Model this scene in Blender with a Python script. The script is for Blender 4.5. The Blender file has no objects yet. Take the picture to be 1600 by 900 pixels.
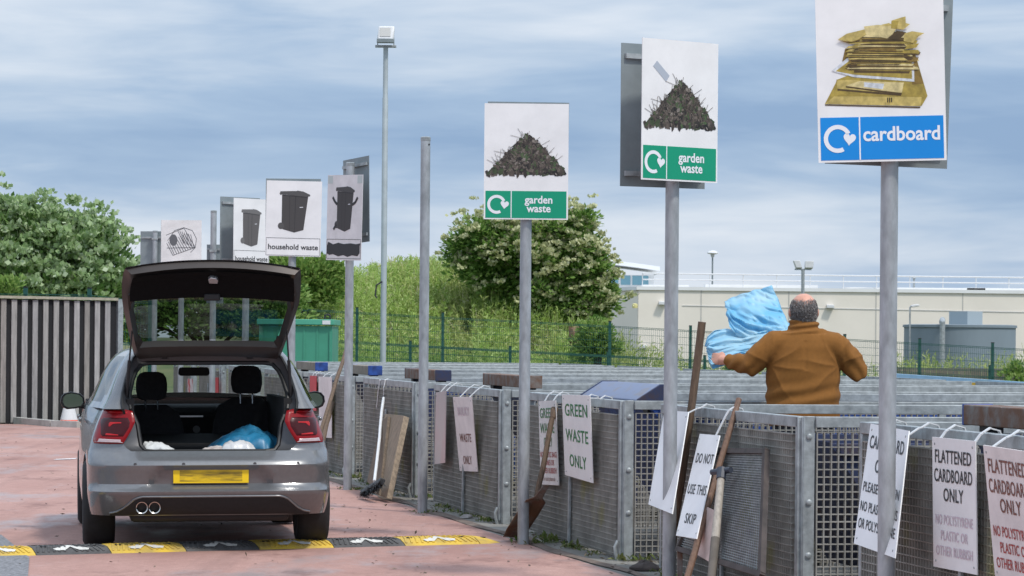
import bpy, bmesh, math, random
import numpy as np
from mathutils import Vector, Matrix, noise as mnoise
rng = random.Random(7)
nrng = np.random.default_rng(7)
R = math.radians
scene = bpy.context.scene
COL = scene.collection

# ------------------------------------------------------------------ camera
F = 4700.0            # focal length in photo pixels (1600 wide)
CAMH = 1.5
PPY = 530.0           # photo row of the horizon at the middle column
ROLL = 0.5
cam_d = bpy.data.cameras.new('camera')
cam_d.sensor_width = 36.0
cam_d.lens = 36.0 * F / 1600.0
cam_d.shift_y = (PPY - 450.0) / 1600.0
cam_d.clip_start = 0.5
cam_d.clip_end = 6000
cam = bpy.data.objects.new('camera', cam_d)
COL.objects.link(cam)
cam.matrix_world = Matrix.Translation((0, 0, CAMH)) @ (Matrix.Rotation(R(90), 4, 'X') @ Matrix.Rotation(R(ROLL), 4, 'Z'))
scene.camera = cam
cam_d.dof.use_dof = True
cam_d.dof.focus_distance = 20.5
cam_d.dof.aperture_fstop = 20.0

# ------------------------------------------------------------------ sky and sun
SUN_EL, SUN_AZ = 56.0, 138.0        # azimuth clockwise from the view direction (+Y)
world = bpy.data.worlds.new('World')
scene.world = world
world.use_nodes = True
nt = world.node_tree
nt.nodes.clear()
def N(t, typ, **kw):
    n = t.nodes.new(typ)
    for k, v in kw.items():
        setattr(n, k, v)
    return n
def build_sky():
    L = nt.links
    out = N(nt, 'ShaderNodeOutputWorld'); bg = N(nt, 'ShaderNodeBackground')
    bg.inputs['Strength'].default_value = 0.1
    sky = N(nt, 'ShaderNodeTexSky', sky_type='NISHITA', sun_disc=False)
    sky.sun_elevation = R(SUN_EL); sky.sun_rotation = R(SUN_AZ)
    sky.air_density = 1.0; sky.dust_density = 1.5; sky.ozone_density = 1.5
    tc = N(nt, 'ShaderNodeTexCoord')
    sep = N(nt, 'ShaderNodeSeparateXYZ'); L.new(tc.outputs['Generated'], sep.inputs[0])
    # streaky layer clouds: stretched along the horizon
    mp = N(nt, 'ShaderNodeMapping'); mp.inputs['Scale'].default_value = (4.5, 1.0, 24.0)
    mp.inputs['Rotation'].default_value = (0, R(2.0), 0)
    mp.inputs['Location'].default_value = (0.37, 0.0, 0.31)
    L.new(tc.outputs['Generated'], mp.inputs[0])
    n1 = N(nt, 'ShaderNodeTexNoise'); n1.inputs['Scale'].default_value = 1.35; n1.inputs['Detail'].default_value = 5
    n1.inputs['Roughness'].default_value = 0.52; n1.inputs['Distortion'].default_value = 0.35
    L.new(mp.outputs[0], n1.inputs['Vector'])
    mp2 = N(nt, 'ShaderNodeMapping'); mp2.inputs['Scale'].default_value = (10.0, 3.0, 62.0); mp2.inputs['Location'].default_value = (1.7, 0, 2.2)
    mp2.inputs['Rotation'].default_value = (0, R(-1.5), 0)
    L.new(tc.outputs['Generated'], mp2.inputs[0])
    n2 = N(nt, 'ShaderNodeTexNoise'); n2.inputs['Scale'].default_value = 1.3; n2.inputs['Detail'].default_value = 8
    n2.inputs['Roughness'].default_value = 0.55; n2.inputs['Distortion'].default_value = 0.5
    L.new(mp2.outputs[0], n2.inputs['Vector'])
    mx = N(nt, 'ShaderNodeMix', data_type='FLOAT'); mx.inputs[0].default_value = 0.30
    L.new(n1.outputs[0], mx.inputs[2]); L.new(n2.outputs[0], mx.inputs[3])
    # elevation gradient (bands of cloud by height over the horizon)
    el = N(nt, 'ShaderNodeValToRGB')
    cr = el.color_ramp
    pts = [(0.0, .60), (.022, .60), (.040, .52), (.055, .45), (.068, .36), (.078, .40), (.092, .50), (.108, .56), (.16, .50), (1.0, .60)]
    cr.elements[0].position = 0; cr.elements[0].color = (pts[0][1],) * 3 + (1,)
    cr.elements[1].position = 1; cr.elements[1].color = (pts[-1][1],) * 3 + (1,)
    for p, v in pts[1:-1]:
        e = cr.elements.new(p); e.color = (v, v, v, 1)
    L.new(sep.outputs['Z'], el.inputs[0])
    ct = N(nt, 'ShaderNodeMath', operation='MULTIPLY_ADD'); ct.inputs[1].default_value = 1.15; ct.inputs[2].default_value = -.05; L.new(mx.outputs[0], ct.inputs[0])
    ad = N(nt, 'ShaderNodeMath', operation='ADD'); L.new(ct.outputs[0], ad.inputs[0]); L.new(el.outputs[0], ad.inputs[1])
    sb = N(nt, 'ShaderNodeMath', operation='SUBTRACT'); sb.inputs[1].default_value = 0.5; L.new(ad.outputs[0], sb.inputs[0])
    ramp = N(nt, 'ShaderNodeValToRGB')
    r = ramp.color_ramp
    r.elements[0].position = 0.30; r.elements[0].color = (2.6, 3.9, 6.0, 1)
    r.elements[1].position = 0.72; r.elements[1].color = (7.1, 7.75, 8.7, 1)
    e = r.elements.new(0.45); e.color = (3.65, 4.95, 6.85, 1)
    e = r.elements.new(0.58); e.color = (5.4, 6.4, 7.8, 1)
    L.new(sb.outputs[0], ramp.inputs[0])
    # the cloud deck is thinner and brighter high overhead
    up = N(nt, 'ShaderNodeMapRange'); up.inputs[1].default_value = .13; up.inputs[2].default_value = .6; up.inputs[3].default_value = 1.0; up.inputs[4].default_value = 1.75
    L.new(sep.outputs['Z'], up.inputs[0])
    vm = N(nt, 'ShaderNodeVectorMath', operation='SCALE'); L.new(ramp.outputs[0], vm.inputs[0]); L.new(up.outputs[0], vm.inputs['Scale'])
    mix = N(nt, 'ShaderNodeMix', data_type='RGBA'); mix.inputs[0].default_value = 0.88
    L.new(sky.outputs[0], mix.inputs[6]); L.new(vm.outputs[0], mix.inputs[7])
    L.new(mix.outputs[2], bg.inputs['Color']); L.new(bg.outputs[0], out.inputs[0])
build_sky()
sun_d = bpy.data.lights.new('sun', 'SUN')
sun_d.energy = 2.3; sun_d.angle = R(6.0); sun_d.color = (1.0, 0.95, 0.88)
sun = bpy.data.objects.new('sun', sun_d); COL.objects.link(sun)
sd = Vector((math.sin(R(SUN_AZ)) * math.cos(R(SUN_EL)), math.cos(R(SUN_AZ)) * math.cos(R(SUN_EL)), math.sin(R(SUN_EL))))
sun.rotation_euler = sd.to_track_quat('Z', 'Y').to_euler()
scene.view_settings.view_transform = 'Standard'
scene.view_settings.look = 'None'
scene.view_settings.gamma = 1.0
scene.view_settings.exposure = 0.12
scene.view_settings.use_curve_mapping = False
scene.cycles.max_bounces = 8
scene.cycles.transparent_max_bounces = 12

# ------------------------------------------------------------------ surveying: photo pixel -> place
CR, SR = math.cos(R(ROLL)), math.sin(R(ROLL))
def unroll(x, y):
    dx, dy = x - 800.0, y - PPY
    return dx * CR + dy * SR, -dx * SR + dy * CR
def at(x, y, Y):
    u, v = unroll(x, y)
    return Vector((u * Y / F, Y, CAMH - v * Y / F))
def gp(x, y, z=0.0):
    u, v = unroll(x, y)
    Y = F * (CAMH - z) / v
    return Vector((u * Y / F, Y, z))

# ------------------------------------------------------------------ materials
def lin(c):
    return tuple(((v / 12.92) if v <= .04045 else ((v + .055) / 1.055) ** 2.4) for v in c)
def srgb(r, g, b):
    return lin((r / 255, g / 255, b / 255))
def mat(name, col, rough=.6, metal=0.0, vary=0.0, vscale=8.0, col2=None, bump=0.0, bscale=40.0, coat=0.0, stretch=(1, 1, 1), spec=.5, contrast=(.35, .65)):
    m = bpy.data.materials.new(name); m.use_nodes = True
    t = m.node_tree; b = t.nodes['Principled BSDF']; L = t.links
    b.inputs['Base Color'].default_value = (*col, 1); b.inputs['Roughness'].default_value = rough
    b.inputs['Metallic'].default_value = metal; b.inputs['Coat Weight'].default_value = coat
    b.inputs['Specular IOR Level'].default_value = spec
    tc = N(t, 'ShaderNodeTexCoord'); mp = N(t, 'ShaderNodeMapping'); mp.inputs['Scale'].default_value = stretch
    L.new(tc.outputs['Object'], mp.inputs[0])
    if vary > 0 or col2:
        n = N(t, 'ShaderNodeTexNoise'); n.inputs['Scale'].default_value = vscale; n.inputs['Detail'].default_value = 6; n.inputs['Roughness'].default_value = .62
        L.new(mp.outputs[0], n.inputs['Vector'])
        rp = N(t, 'ShaderNodeValToRGB'); rp.color_ramp.elements[0].position = contrast[0]; rp.color_ramp.elements[1].position = contrast[1]
        c2 = col2 if col2 else tuple(min(1, v * (1 + vary)) for v in col)
        c1 = col if col2 else tuple(v * (1 - vary) for v in col)
        rp.color_ramp.elements[0].color = (*c1, 1); rp.color_ramp.elements[1].color = (*c2, 1)
        L.new(n.outputs[0], rp.inputs[0]); L.new(rp.outputs[0], b.inputs['Base Color'])
    if bump > 0:
        n = N(t, 'ShaderNodeTexNoise'); n.inputs['Scale'].default_value = bscale; n.inputs['Detail'].default_value = 5
        L.new(mp.outputs[0], n.inputs['Vector'])
        bp = N(t, 'ShaderNodeBump'); bp.inputs['Strength'].default_value = bump; bp.inputs['Distance'].default_value = .01
        L.new(n.outputs[0], bp.inputs['Height']); L.new(bp.outputs[0], b.inputs['Normal'])
    return m
def leafmat(name, cols, trans=.3, rough=.55):
    """foliage: each leaf its own tint"""
    m = bpy.data.materials.new(name); m.use_nodes = True
    t = m.node_tree; b = t.nodes['Principled BSDF']; L = t.links; out = t.nodes['Material Output']
    g = N(t, 'ShaderNodeNewGeometry'); rp = N(t, 'ShaderNodeValToRGB')
    k = len(cols)
    rp.color_ramp.elements[0].position = 0; rp.color_ramp.elements[0].color = (*cols[0], 1)
    rp.color_ramp.elements[1].position = 1; rp.color_ramp.elements[1].color = (*cols[-1], 1)
    for i in range(1, k - 1):
        e = rp.color_ramp.elements.new(i / (k - 1)); e.color = (*cols[i], 1)
    L.new(g.outputs['Random Per Island'], rp.inputs[0]); L.new(rp.outputs[0], b.inputs['Base Color'])
    b.inputs['Roughness'].default_value = rough; b.inputs['Specular IOR Level'].default_value = .3
    tr = N(t, 'ShaderNodeBsdfTranslucent'); L.new(rp.outputs[0], tr.inputs[0])
    mx = N(t, 'ShaderNodeMixShader'); mx.inputs[0].default_value = trans
    L.new(b.outputs[0], mx.inputs[1]); L.new(tr.outputs[0], mx.inputs[2]); L.new(mx.outputs[0], out.inputs[0])
    return m
def glassmat(name, tint, alpha, rough=.02, refl=(.9, .9, .9)):
    m = bpy.data.materials.new(name); m.use_nodes = True
    t = m.node_tree; t.nodes.clear(); L = t.links
    out = N(t, 'ShaderNodeOutputMaterial'); tr = N(t, 'ShaderNodeBsdfTransparent'); tr.inputs[0].default_value = (*tint, 1)
    gl = N(t, 'ShaderNodeBsdfGlossy'); gl.inputs['Roughness'].default_value = rough; gl.inputs[0].default_value = (*refl, 1)
    g = N(t, 'ShaderNodeNewGeometry'); dt = N(t, 'ShaderNodeVectorMath', operation='DOT_PRODUCT'); L.new(g.outputs['Incoming'], dt.inputs[0]); L.new(g.outputs['Normal'], dt.inputs[1])
    ab = N(t, 'ShaderNodeMath', operation='ABSOLUTE'); L.new(dt.outputs['Value'], ab.inputs[0])
    om = N(t, 'ShaderNodeMath', operation='SUBTRACT'); om.inputs[0].default_value = 1.0; L.new(ab.outputs[0], om.inputs[1])
    pw = N(t, 'ShaderNodeMath', operation='POWER'); pw.inputs[1].default_value = 5.0; L.new(om.outputs[0], pw.inputs[0])
    mt = N(t, 'ShaderNodeMath', operation='MULTIPLY_ADD', use_clamp=True); mt.inputs[1].default_value = .9; mt.inputs[2].default_value = .05 * alpha
    L.new(pw.outputs[0], mt.inputs[0])
    mx = N(t, 'ShaderNodeMixShader'); L.new(mt.outputs[0], mx.inputs[0]); L.new(tr.outputs[0], mx.inputs[1]); L.new(gl.outputs[0], mx.inputs[2])
    L.new(mx.outputs[0], out.inputs[0])
    return m
M = {}
M['galv'] = mat('galvanised_steel', (.34, .365, .37), .48, .3, .32, 13, bump=.12, bscale=60, contrast=(.3, .7))
M['galv_pole'] = mat('galvanised_tube', (.35, .37, .385), .48, .25, .32, 14, bump=.15, stretch=(1, 1, .35), contrast=(.3, .7))
M['grate'] = mat('moulded_grating', (.285, .272, .245), .75, 0, .22, 5)
def grate_alg():
    m = M['grate']; t = m.node_tree; L = t.links; b = t.nodes['Principled BSDF']
    src = b.inputs['Base Color'].links[0].from_socket
    tc = N(t, 'ShaderNodeTexCoord'); n = N(t, 'ShaderNodeTexNoise'); n.inputs['Scale'].default_value = 1.7; n.inputs['Detail'].default_value = 5
    L.new(tc.outputs['Object'], n.inputs['Vector'])
    rp = N(t, 'ShaderNodeValToRGB'); rp.color_ramp.elements[0].position = .6; rp.color_ramp.elements[0].color = (0, 0, 0, 1)
    rp.color_ramp.elements[1].position = .72; rp.color_ramp.elements[1].color = (.75, .75, .75, 1)
    L.new(n.outputs[0], rp.inputs[0])
    mx = N(t, 'ShaderNodeMix', data_type='RGBA'); L.new(rp.outputs[0], mx.inputs[0]); L.new(src, mx.inputs[6]); mx.inputs[7].default_value = (.27, .25, .07, 1)
    L.new(mx.outputs[2], b.inputs['Base Color'])
grate_alg()
M['sign_white'] = mat('sign_white_face', (.81, .80, .795), .38, 0, .045, 5, spec=.4)
M['sign_worn'] = mat('sign_worn_face', (.72, .70, .69), .5, 0, .09, 6, bump=.03)
M['sign_pink'] = mat('sign_pinkish_face', (.74, .69, .675), .5, 0, .10, 5)
M['sign_back'] = mat('sign_grey_back', (.22, .255, .265), .5, .1, .12, 4)
M['green_band'] = mat('sign_green_vinyl', srgb(0, 148, 112), .35, 0, .03, 3)
M['blue_band'] = mat('sign_blue_vinyl', srgb(0, 134, 214), .35, 0, .03, 3)
M['teal_band'] = mat('sign_faded_blue_vinyl', srgb(78, 120, 150), .4, 0, .04, 3)
M['white_print'] = mat('white_print', (.80, .81, .84), .4)
M['black_print'] = mat('black_print', (.025, .025, .028), .5)
M['green_print'] = mat('green_print', srgb(36, 118, 66), .5, 0, .15, 14)
M['red_print'] = mat('red_print', srgb(165, 60, 55), .55, 0, .2, 30)
M['brown_print'] = mat('brown_print', srgb(120, 75, 65), .55, 0, .2, 30)
M['faded_print'] = mat('faded_print', srgb(206, 188, 196), .55, 0, .08, 30)
M['rust'] = mat('rusted_steel', (.15, .075, .045), .8, 0, .5, 9, col2=(.20, .19, .18), bump=.3, bscale=30, contrast=(.45, .72))
M['blue_paint'] = mat('chipped_blue_paint', srgb(45, 82, 158), .5, 0, .3, 11, col2=srgb(30, 50, 100), bump=.1)
M['pale_blue_paint'] = mat('worn_blue_paint', srgb(108, 118, 144), .5, 0, .3, 5, col2=srgb(118, 110, 106), stretch=(1, 1, 3), contrast=(.5, .72))
M['dark_blue_paint'] = mat('dark_blue_paint', srgb(40, 52, 85), .6, 0, .4, 6, col2=srgb(70, 52, 44), contrast=(.5, .7))
M['timber'] = mat('weathered_timber', (.19, .165, .135), .85, 0, .3, 5, bump=.25, bscale=30, stretch=(8, 8, .8))
M['timber_beam'] = mat('grey_brown_timber', (.24, .205, .165), .85, 0, .22, 5, bump=.2, bscale=24)
M['stick'] = mat('brown_wood_handle', (.13, .085, .055), .75, 0, .3, 10, bump=.15, stretch=(6, 6, .8))
M['pale_stick'] = mat('pale_wood_handle', (.38, .34, .29), .7, 0, .2, 9, stretch=(6, 6, .8))
M['black_plastic'] = mat('black_plastic', (.018, .018, .02), .5, 0, .2, 12)
M['white_plastic'] = mat('white_plastic', (.66, .66, .66), .4, 0, .06, 12)
M['fence_green'] = mat('green_fence_coating', (.012, .075, .06), .5, 0, .1, 6)

# ------------------------------------------------------------------ mesh builder
class MB:
    def __init__(s):
        s.v = []; s.f = []; s.m = []
    def add(s, verts, faces, mi=0):
        o = len(s.v); s.v.extend([tuple(p) for p in verts])
        for f in faces:
            s.f.append(tuple(i + o for i in f)); s.m.append(mi)
        return s
    def box(s, c, size, rot=None, mi=0):
        c = Vector(c); h = [x / 2 for x in size]
        P = [Vector((a * h[0], b * h[1], d * h[2])) for a in (-1, 1) for b in (-1, 1) for d in (-1, 1)]
        if rot is not None: P = [rot @ p for p in P]
        P = [p + c for p in P]
        return s.add(P, [(0, 1, 3, 2), (4, 6, 7, 5), (0, 4, 5, 1), (2, 3, 7, 6), (0, 2, 6, 4), (1, 5, 7, 3)], mi)
    def bar(s, p0, p1, w, d, side=Vector((0, 0, 1)), mi=0):
        """rectangular bar between two points; w measured along `side`, d along the other way"""
        p0, p1 = Vector(p0), Vector(p1); a = (p1 - p0).normalized(); side = Vector(side)
        sv = side - a * side.dot(a)
        if sv.length < 1e-5: sv = a.orthogonal()
        sv.normalize(); dv = a.cross(sv)
        P = []
        for p in (p0, p1):
            for i, j in ((-1, -1), (1, -1), (1, 1), (-1, 1)):
                P.append(p + sv * (i * w / 2) + dv * (j * d / 2))
        return s.add(P, [(3, 2, 1, 0), (4, 5, 6, 7), (0, 1, 5, 4), (1, 2, 6, 5), (2, 3, 7, 6), (3, 0, 4, 7)], mi)
    def tube(s, pts, r, n=10, mi=0, cap=True):
        pts = [Vector(p) for p in pts]; rs = r if isinstance(r, (list, tuple)) else [r] * len(pts)
        rings = []; prev = None
        for i, p in enumerate(pts):
            t = (pts[min(i + 1, len(pts) - 1)] - pts[max(i - 1, 0)]).normalized()
            if prev is None:
                a = t.orthogonal().normalized()
            else:
                a = (prev - t * prev.dot(t)).normalized()
            prev = a; b = t.cross(a)
            rings.append([p + a * (rs[i] * math.cos(2 * math.pi * k / n)) + b * (rs[i] * math.sin(2 * math.pi * k / n)) for k in range(n)])
        V = [q for g in rings for q in g]; Fc = []
        for i in range(len(rings) - 1):
            for k in range(n):
                Fc.append((i * n + k, i * n + (k + 1) % n, (i + 1) * n + (k + 1) % n, (i + 1) * n + k))
        if cap:
            Fc.append(tuple(range(n - 1, -1, -1))); Fc.append(tuple(range((len(rings) - 1) * n, len(rings) * n)))
        return s.add(V, Fc, mi)
    def lathe(s, prof, o=(0, 0, 0), n=24, mi=0, axis=None):
        o = Vector(o); V = []; Fc = []
        Q = Matrix.Identity(3) if axis is None else Vector(axis).normalized().to_track_quat('Z', 'Y').to_matrix()
        for r, z in prof:
            for k in range(n):
                a = 2 * math.pi * k / n
                V.append(o + Q @ Vector((r * math.cos(a), r * math.sin(a), z)))
        for i in range(len(prof) - 1):
            for k in range(n):
                Fc.append((i * n + k, i * n + (k + 1) % n, (i + 1) * n + (k + 1) % n, (i + 1) * n + k))
        Fc.append(tuple(range(n - 1, -1, -1))); Fc.append(tuple(range((len(prof) - 1) * n, len(prof) * n)))
        return s.add(V, Fc, mi)
    def prism(s, pts, ext, mi=0):
        """polygon (3-D points) extruded by vector ext"""
        n = len(pts); pts = [Vector(p) for p in pts]; ext = Vector(ext)
        V = pts + [p + ext for p in pts]
        Fc = [tuple(range(n - 1, -1, -1)), tuple(range(n, 2 * n))] + [(i, (i + 1) % n, n + (i + 1) % n, n + i) for i in range(n)]
        return s.add(V, Fc, mi)
    def grid(s, rows, mi=0, closed=False):
        nr, nc = len(rows), len(rows[0]); V = [p for r_ in rows for p in r_]; Fc = []
        for i in range(nr - 1):
            for j in range(nc if closed else nc - 1):
                Fc.append((i * nc + j, i * nc + (j + 1) % nc, (i + 1) * nc + (j + 1) % nc, (i + 1) * nc + j))
        return s.add(V, Fc, mi)
    def build(s, name, mats, parent=None, smooth=True, bevel=0, angle=35, recalc=True):
        me = bpy.data.meshes.new(name)
        off = wloc(parent) if parent else Vector((0, 0, 0))
        me.from_pydata([(p[0] - off[0], p[1] - off[1], p[2] - off[2]) for p in s.v], [], s.f)
        if not isinstance(mats, (list, tuple)): mats = [mats]
        for m in mats: me.materials.append(m)
        if len(mats) > 1: me.polygons.foreach_set('material_index', s.m)
        if recalc:
            bm = bmesh.new(); bm.from_mesh(me); bmesh.ops.recalc_face_normals(bm, faces=bm.faces); bm.to_mesh(me); bm.free()
        if smooth:
            me.polygons.foreach_set('use_smooth', [True] * len(me.polygons))
            me.set_sharp_from_angle(angle=R(angle))
        me.update()
        o = bpy.data.objects.new(name, me); COL.objects.link(o)
        if parent: o.parent = parent
        if bevel:
            b = o.modifiers.new('bevel', 'BEVEL'); b.width = bevel; b.segments = 2; b.limit_method = 'ANGLE'; b.angle_limit = R(40)
        return o
def wloc(o):
    p = Vector(o.location)
    while o.parent:
        o = o.parent; p += Vector(o.location)
    return p
def tag(o, label=None, cat=None, group=None, kind=None):
    if label: o['label'] = label
    if cat: o['category'] = cat
    if group: o['group'] = group
    if kind: o['kind'] = kind
    return o
def thing(name, label, cat, loc, group=None):
    o = bpy.data.objects.new(name, None); o.empty_display_size = .2; COL.objects.link(o); o.location = loc
    return tag(o, label, cat, group)
def copy_tree(o, parent=None):
    c = o.copy(); COL.objects.link(c)
    if parent: c.parent = parent
    for ch in list(o.children): copy_tree(ch, c)
    return c
def quads_mesh(name, P, mats, parent=None, mi=None):
    """P: (n,4,3) array of loose quads -> one mesh"""
    n = len(P); me = bpy.data.meshes.new(name)
    off = np.array(wloc(parent)) if parent else np.zeros(3)
    co = (P.reshape(-1, 3) - off).astype(np.float32)
    me.vertices.add(4 * n); me.vertices.foreach_set('co', co.ravel())
    me.loops.add(4 * n); me.loops.foreach_set('vertex_index', np.arange(4 * n, dtype=np.int32))
    me.polygons.add(n); me.polygons.foreach_set('loop_start', np.arange(0, 4 * n, 4, dtype=np.int32))
    try: me.polygons.foreach_set('loop_total', np.full(n, 4, dtype=np.int32))
    except Exception: pass
    if not isinstance(mats, (list, tuple)): mats = [mats]
    for m in mats: me.materials.append(m)
    if mi is not None: me.polygons.foreach_set('material_index', np.asarray(mi, dtype=np.int32))
    me.update(calc_edges=True); me.validate()
    o = bpy.data.objects.new(name, me); COL.objects.link(o)
    if parent: o.parent = parent
    return o

# ------------------------------------------------------------------ lettering
def text2d(body, size=1.0, bold=0.0, xs=1.0, align='CENTER', spacing=1.0):
    cu = bpy.data.curves.new('t', 'FONT'); cu.body = body; cu.size = size; cu.align_x = align; cu.offset = bold * size
    cu.resolution_u = 3; cu.space_character = spacing; cu.space_line = 1.0
    ob = bpy.data.objects.new('t', cu); COL.objects.link(ob)
    dg = bpy.context.evaluated_depsgraph_get(); me = bpy.data.meshes.new_from_object(ob.evaluated_get(dg))
    V = [(v.co.x * xs, v.co.y) for v in me.vertices]; Fc = [tuple(p.vertices) for p in me.polygons]
    bpy.data.objects.remove(ob); bpy.data.curves.remove(cu); bpy.data.meshes.remove(me)
    return V, Fc
class Board:
    """a flat panel given by four corners (tl,tr,br,bl); maps panel coordinates (u right, v up, 0..1) to space"""
    def __init__(s, tl, tr, br, bl):
        s.c = [Vector(p) for p in (tl, tr, br, bl)]
        s.n = ((s.c[1] - s.c[0]).cross(s.c[3] - s.c[0])).normalized() * -1
        mid = sum(s.c, Vector()) / 4
        if s.n.dot(Vector((0, 0, CAMH)) - mid) < 0: s.n.negate()
        s.w = ((s.c[1] - s.c[0]).length + (s.c[2] - s.c[3]).length) / 2
        s.h = ((s.c[3] - s.c[0]).length + (s.c[2] - s.c[1]).length) / 2
    def p(s, u, v, o=0.0):
        tl, tr, br, bl = s.c
        return (bl * (1 - u) + br * u) * (1 - v) + (tl * (1 - u) + tr * u) * v + s.n * o
    def slab(s, mb, t=.004, mi=0, u0=0, v0=0, u1=1, v1=1, o=0.0):
        P = [s.p(u0, v0, o), s.p(u1, v0, o), s.p(u1, v1, o), s.p(u0, v1, o)]
        mb.prism(P, -s.n * t, mi)
    def poly(s, mb, pts, o=.0015, mi=0, t=.0012):
        mb.prism([s.p(u, v, o) for u, v in pts], -s.n * t, mi)
    def line(s, mb, pts, wd, o=.0015, mi=0):
        """polyline of width wd (in metres)"""
        for (a, b), (c, d) in zip(pts[:-1], pts[1:]):
            p, q = s.p(a, b, o), s.p(c, d, o)
            if (q - p).length > 1e-5: mb.bar(p, q, wd, .0012, side=(q - p).cross(s.n), mi=mi)
    def text(s, mb, body, u, v, size, xs=1.0, bold=.012, mi=0, o=.002, align='CENTER', fit=.90, spacing=1.0, fill=None):
        """size in metres (cap height is about 0.7 of it); (u,v) = baseline anchor in panel coordinates"""
        V, Fc = text2d(body, size, bold, xs, align, spacing)
        wd = max(x for x, y in V) - min(x for x, y in V)
        k = min(1.0, fit * s.w / wd)
        if fill: k = fill * s.w / wd
        if k != 1: V = [(x * k, y) for x, y in V]
        mb.add([s.p(u + x / s.w, v + y / s.h, o) for x, y in V], Fc, mi)

def rect_board(center, w, h, yaw=0, tilt=0):
    """upright panel; yaw>0 turns its face to the right, tilt>0 turns it anticlockwise in its own plane"""
    c = Vector(center); ux = Vector((math.cos(R(yaw)), math.sin(R(yaw)), 0)); uz = Vector((0, 0, 1))
    a, b = ux * math.cos(R(tilt)) + uz * math.sin(R(tilt)), uz * math.cos(R(tilt)) - ux * math.sin(R(tilt))
    return Board(c - a * w / 2 + b * h / 2, c + a * w / 2 + b * h / 2, c + a * w / 2 - b * h / 2, c - a * w / 2 - b * h / 2)
# ------------------------------------------------------------------ ground
LANE = Vector((-.2085, .978, 0)).normalized()      # the way the cages and posts run (away from the camera)
ACROSS = Vector((LANE.y, -LANE.x, 0))               # to the right of it
def lane_pt(base, a, b, z=0): 
    p = Vector(base) + LANE * a + ACROSS * b; return Vector((p.x, p.y, z))
Q0 = Vector((.094, 21.9, 0)); QS = Vector((.847, -3.80, 0))       # sign posts
PD = Vector((1.60, 16.47, 0)); PS = Vector((.833, -3.91, 0))      # cage corner posts

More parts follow.
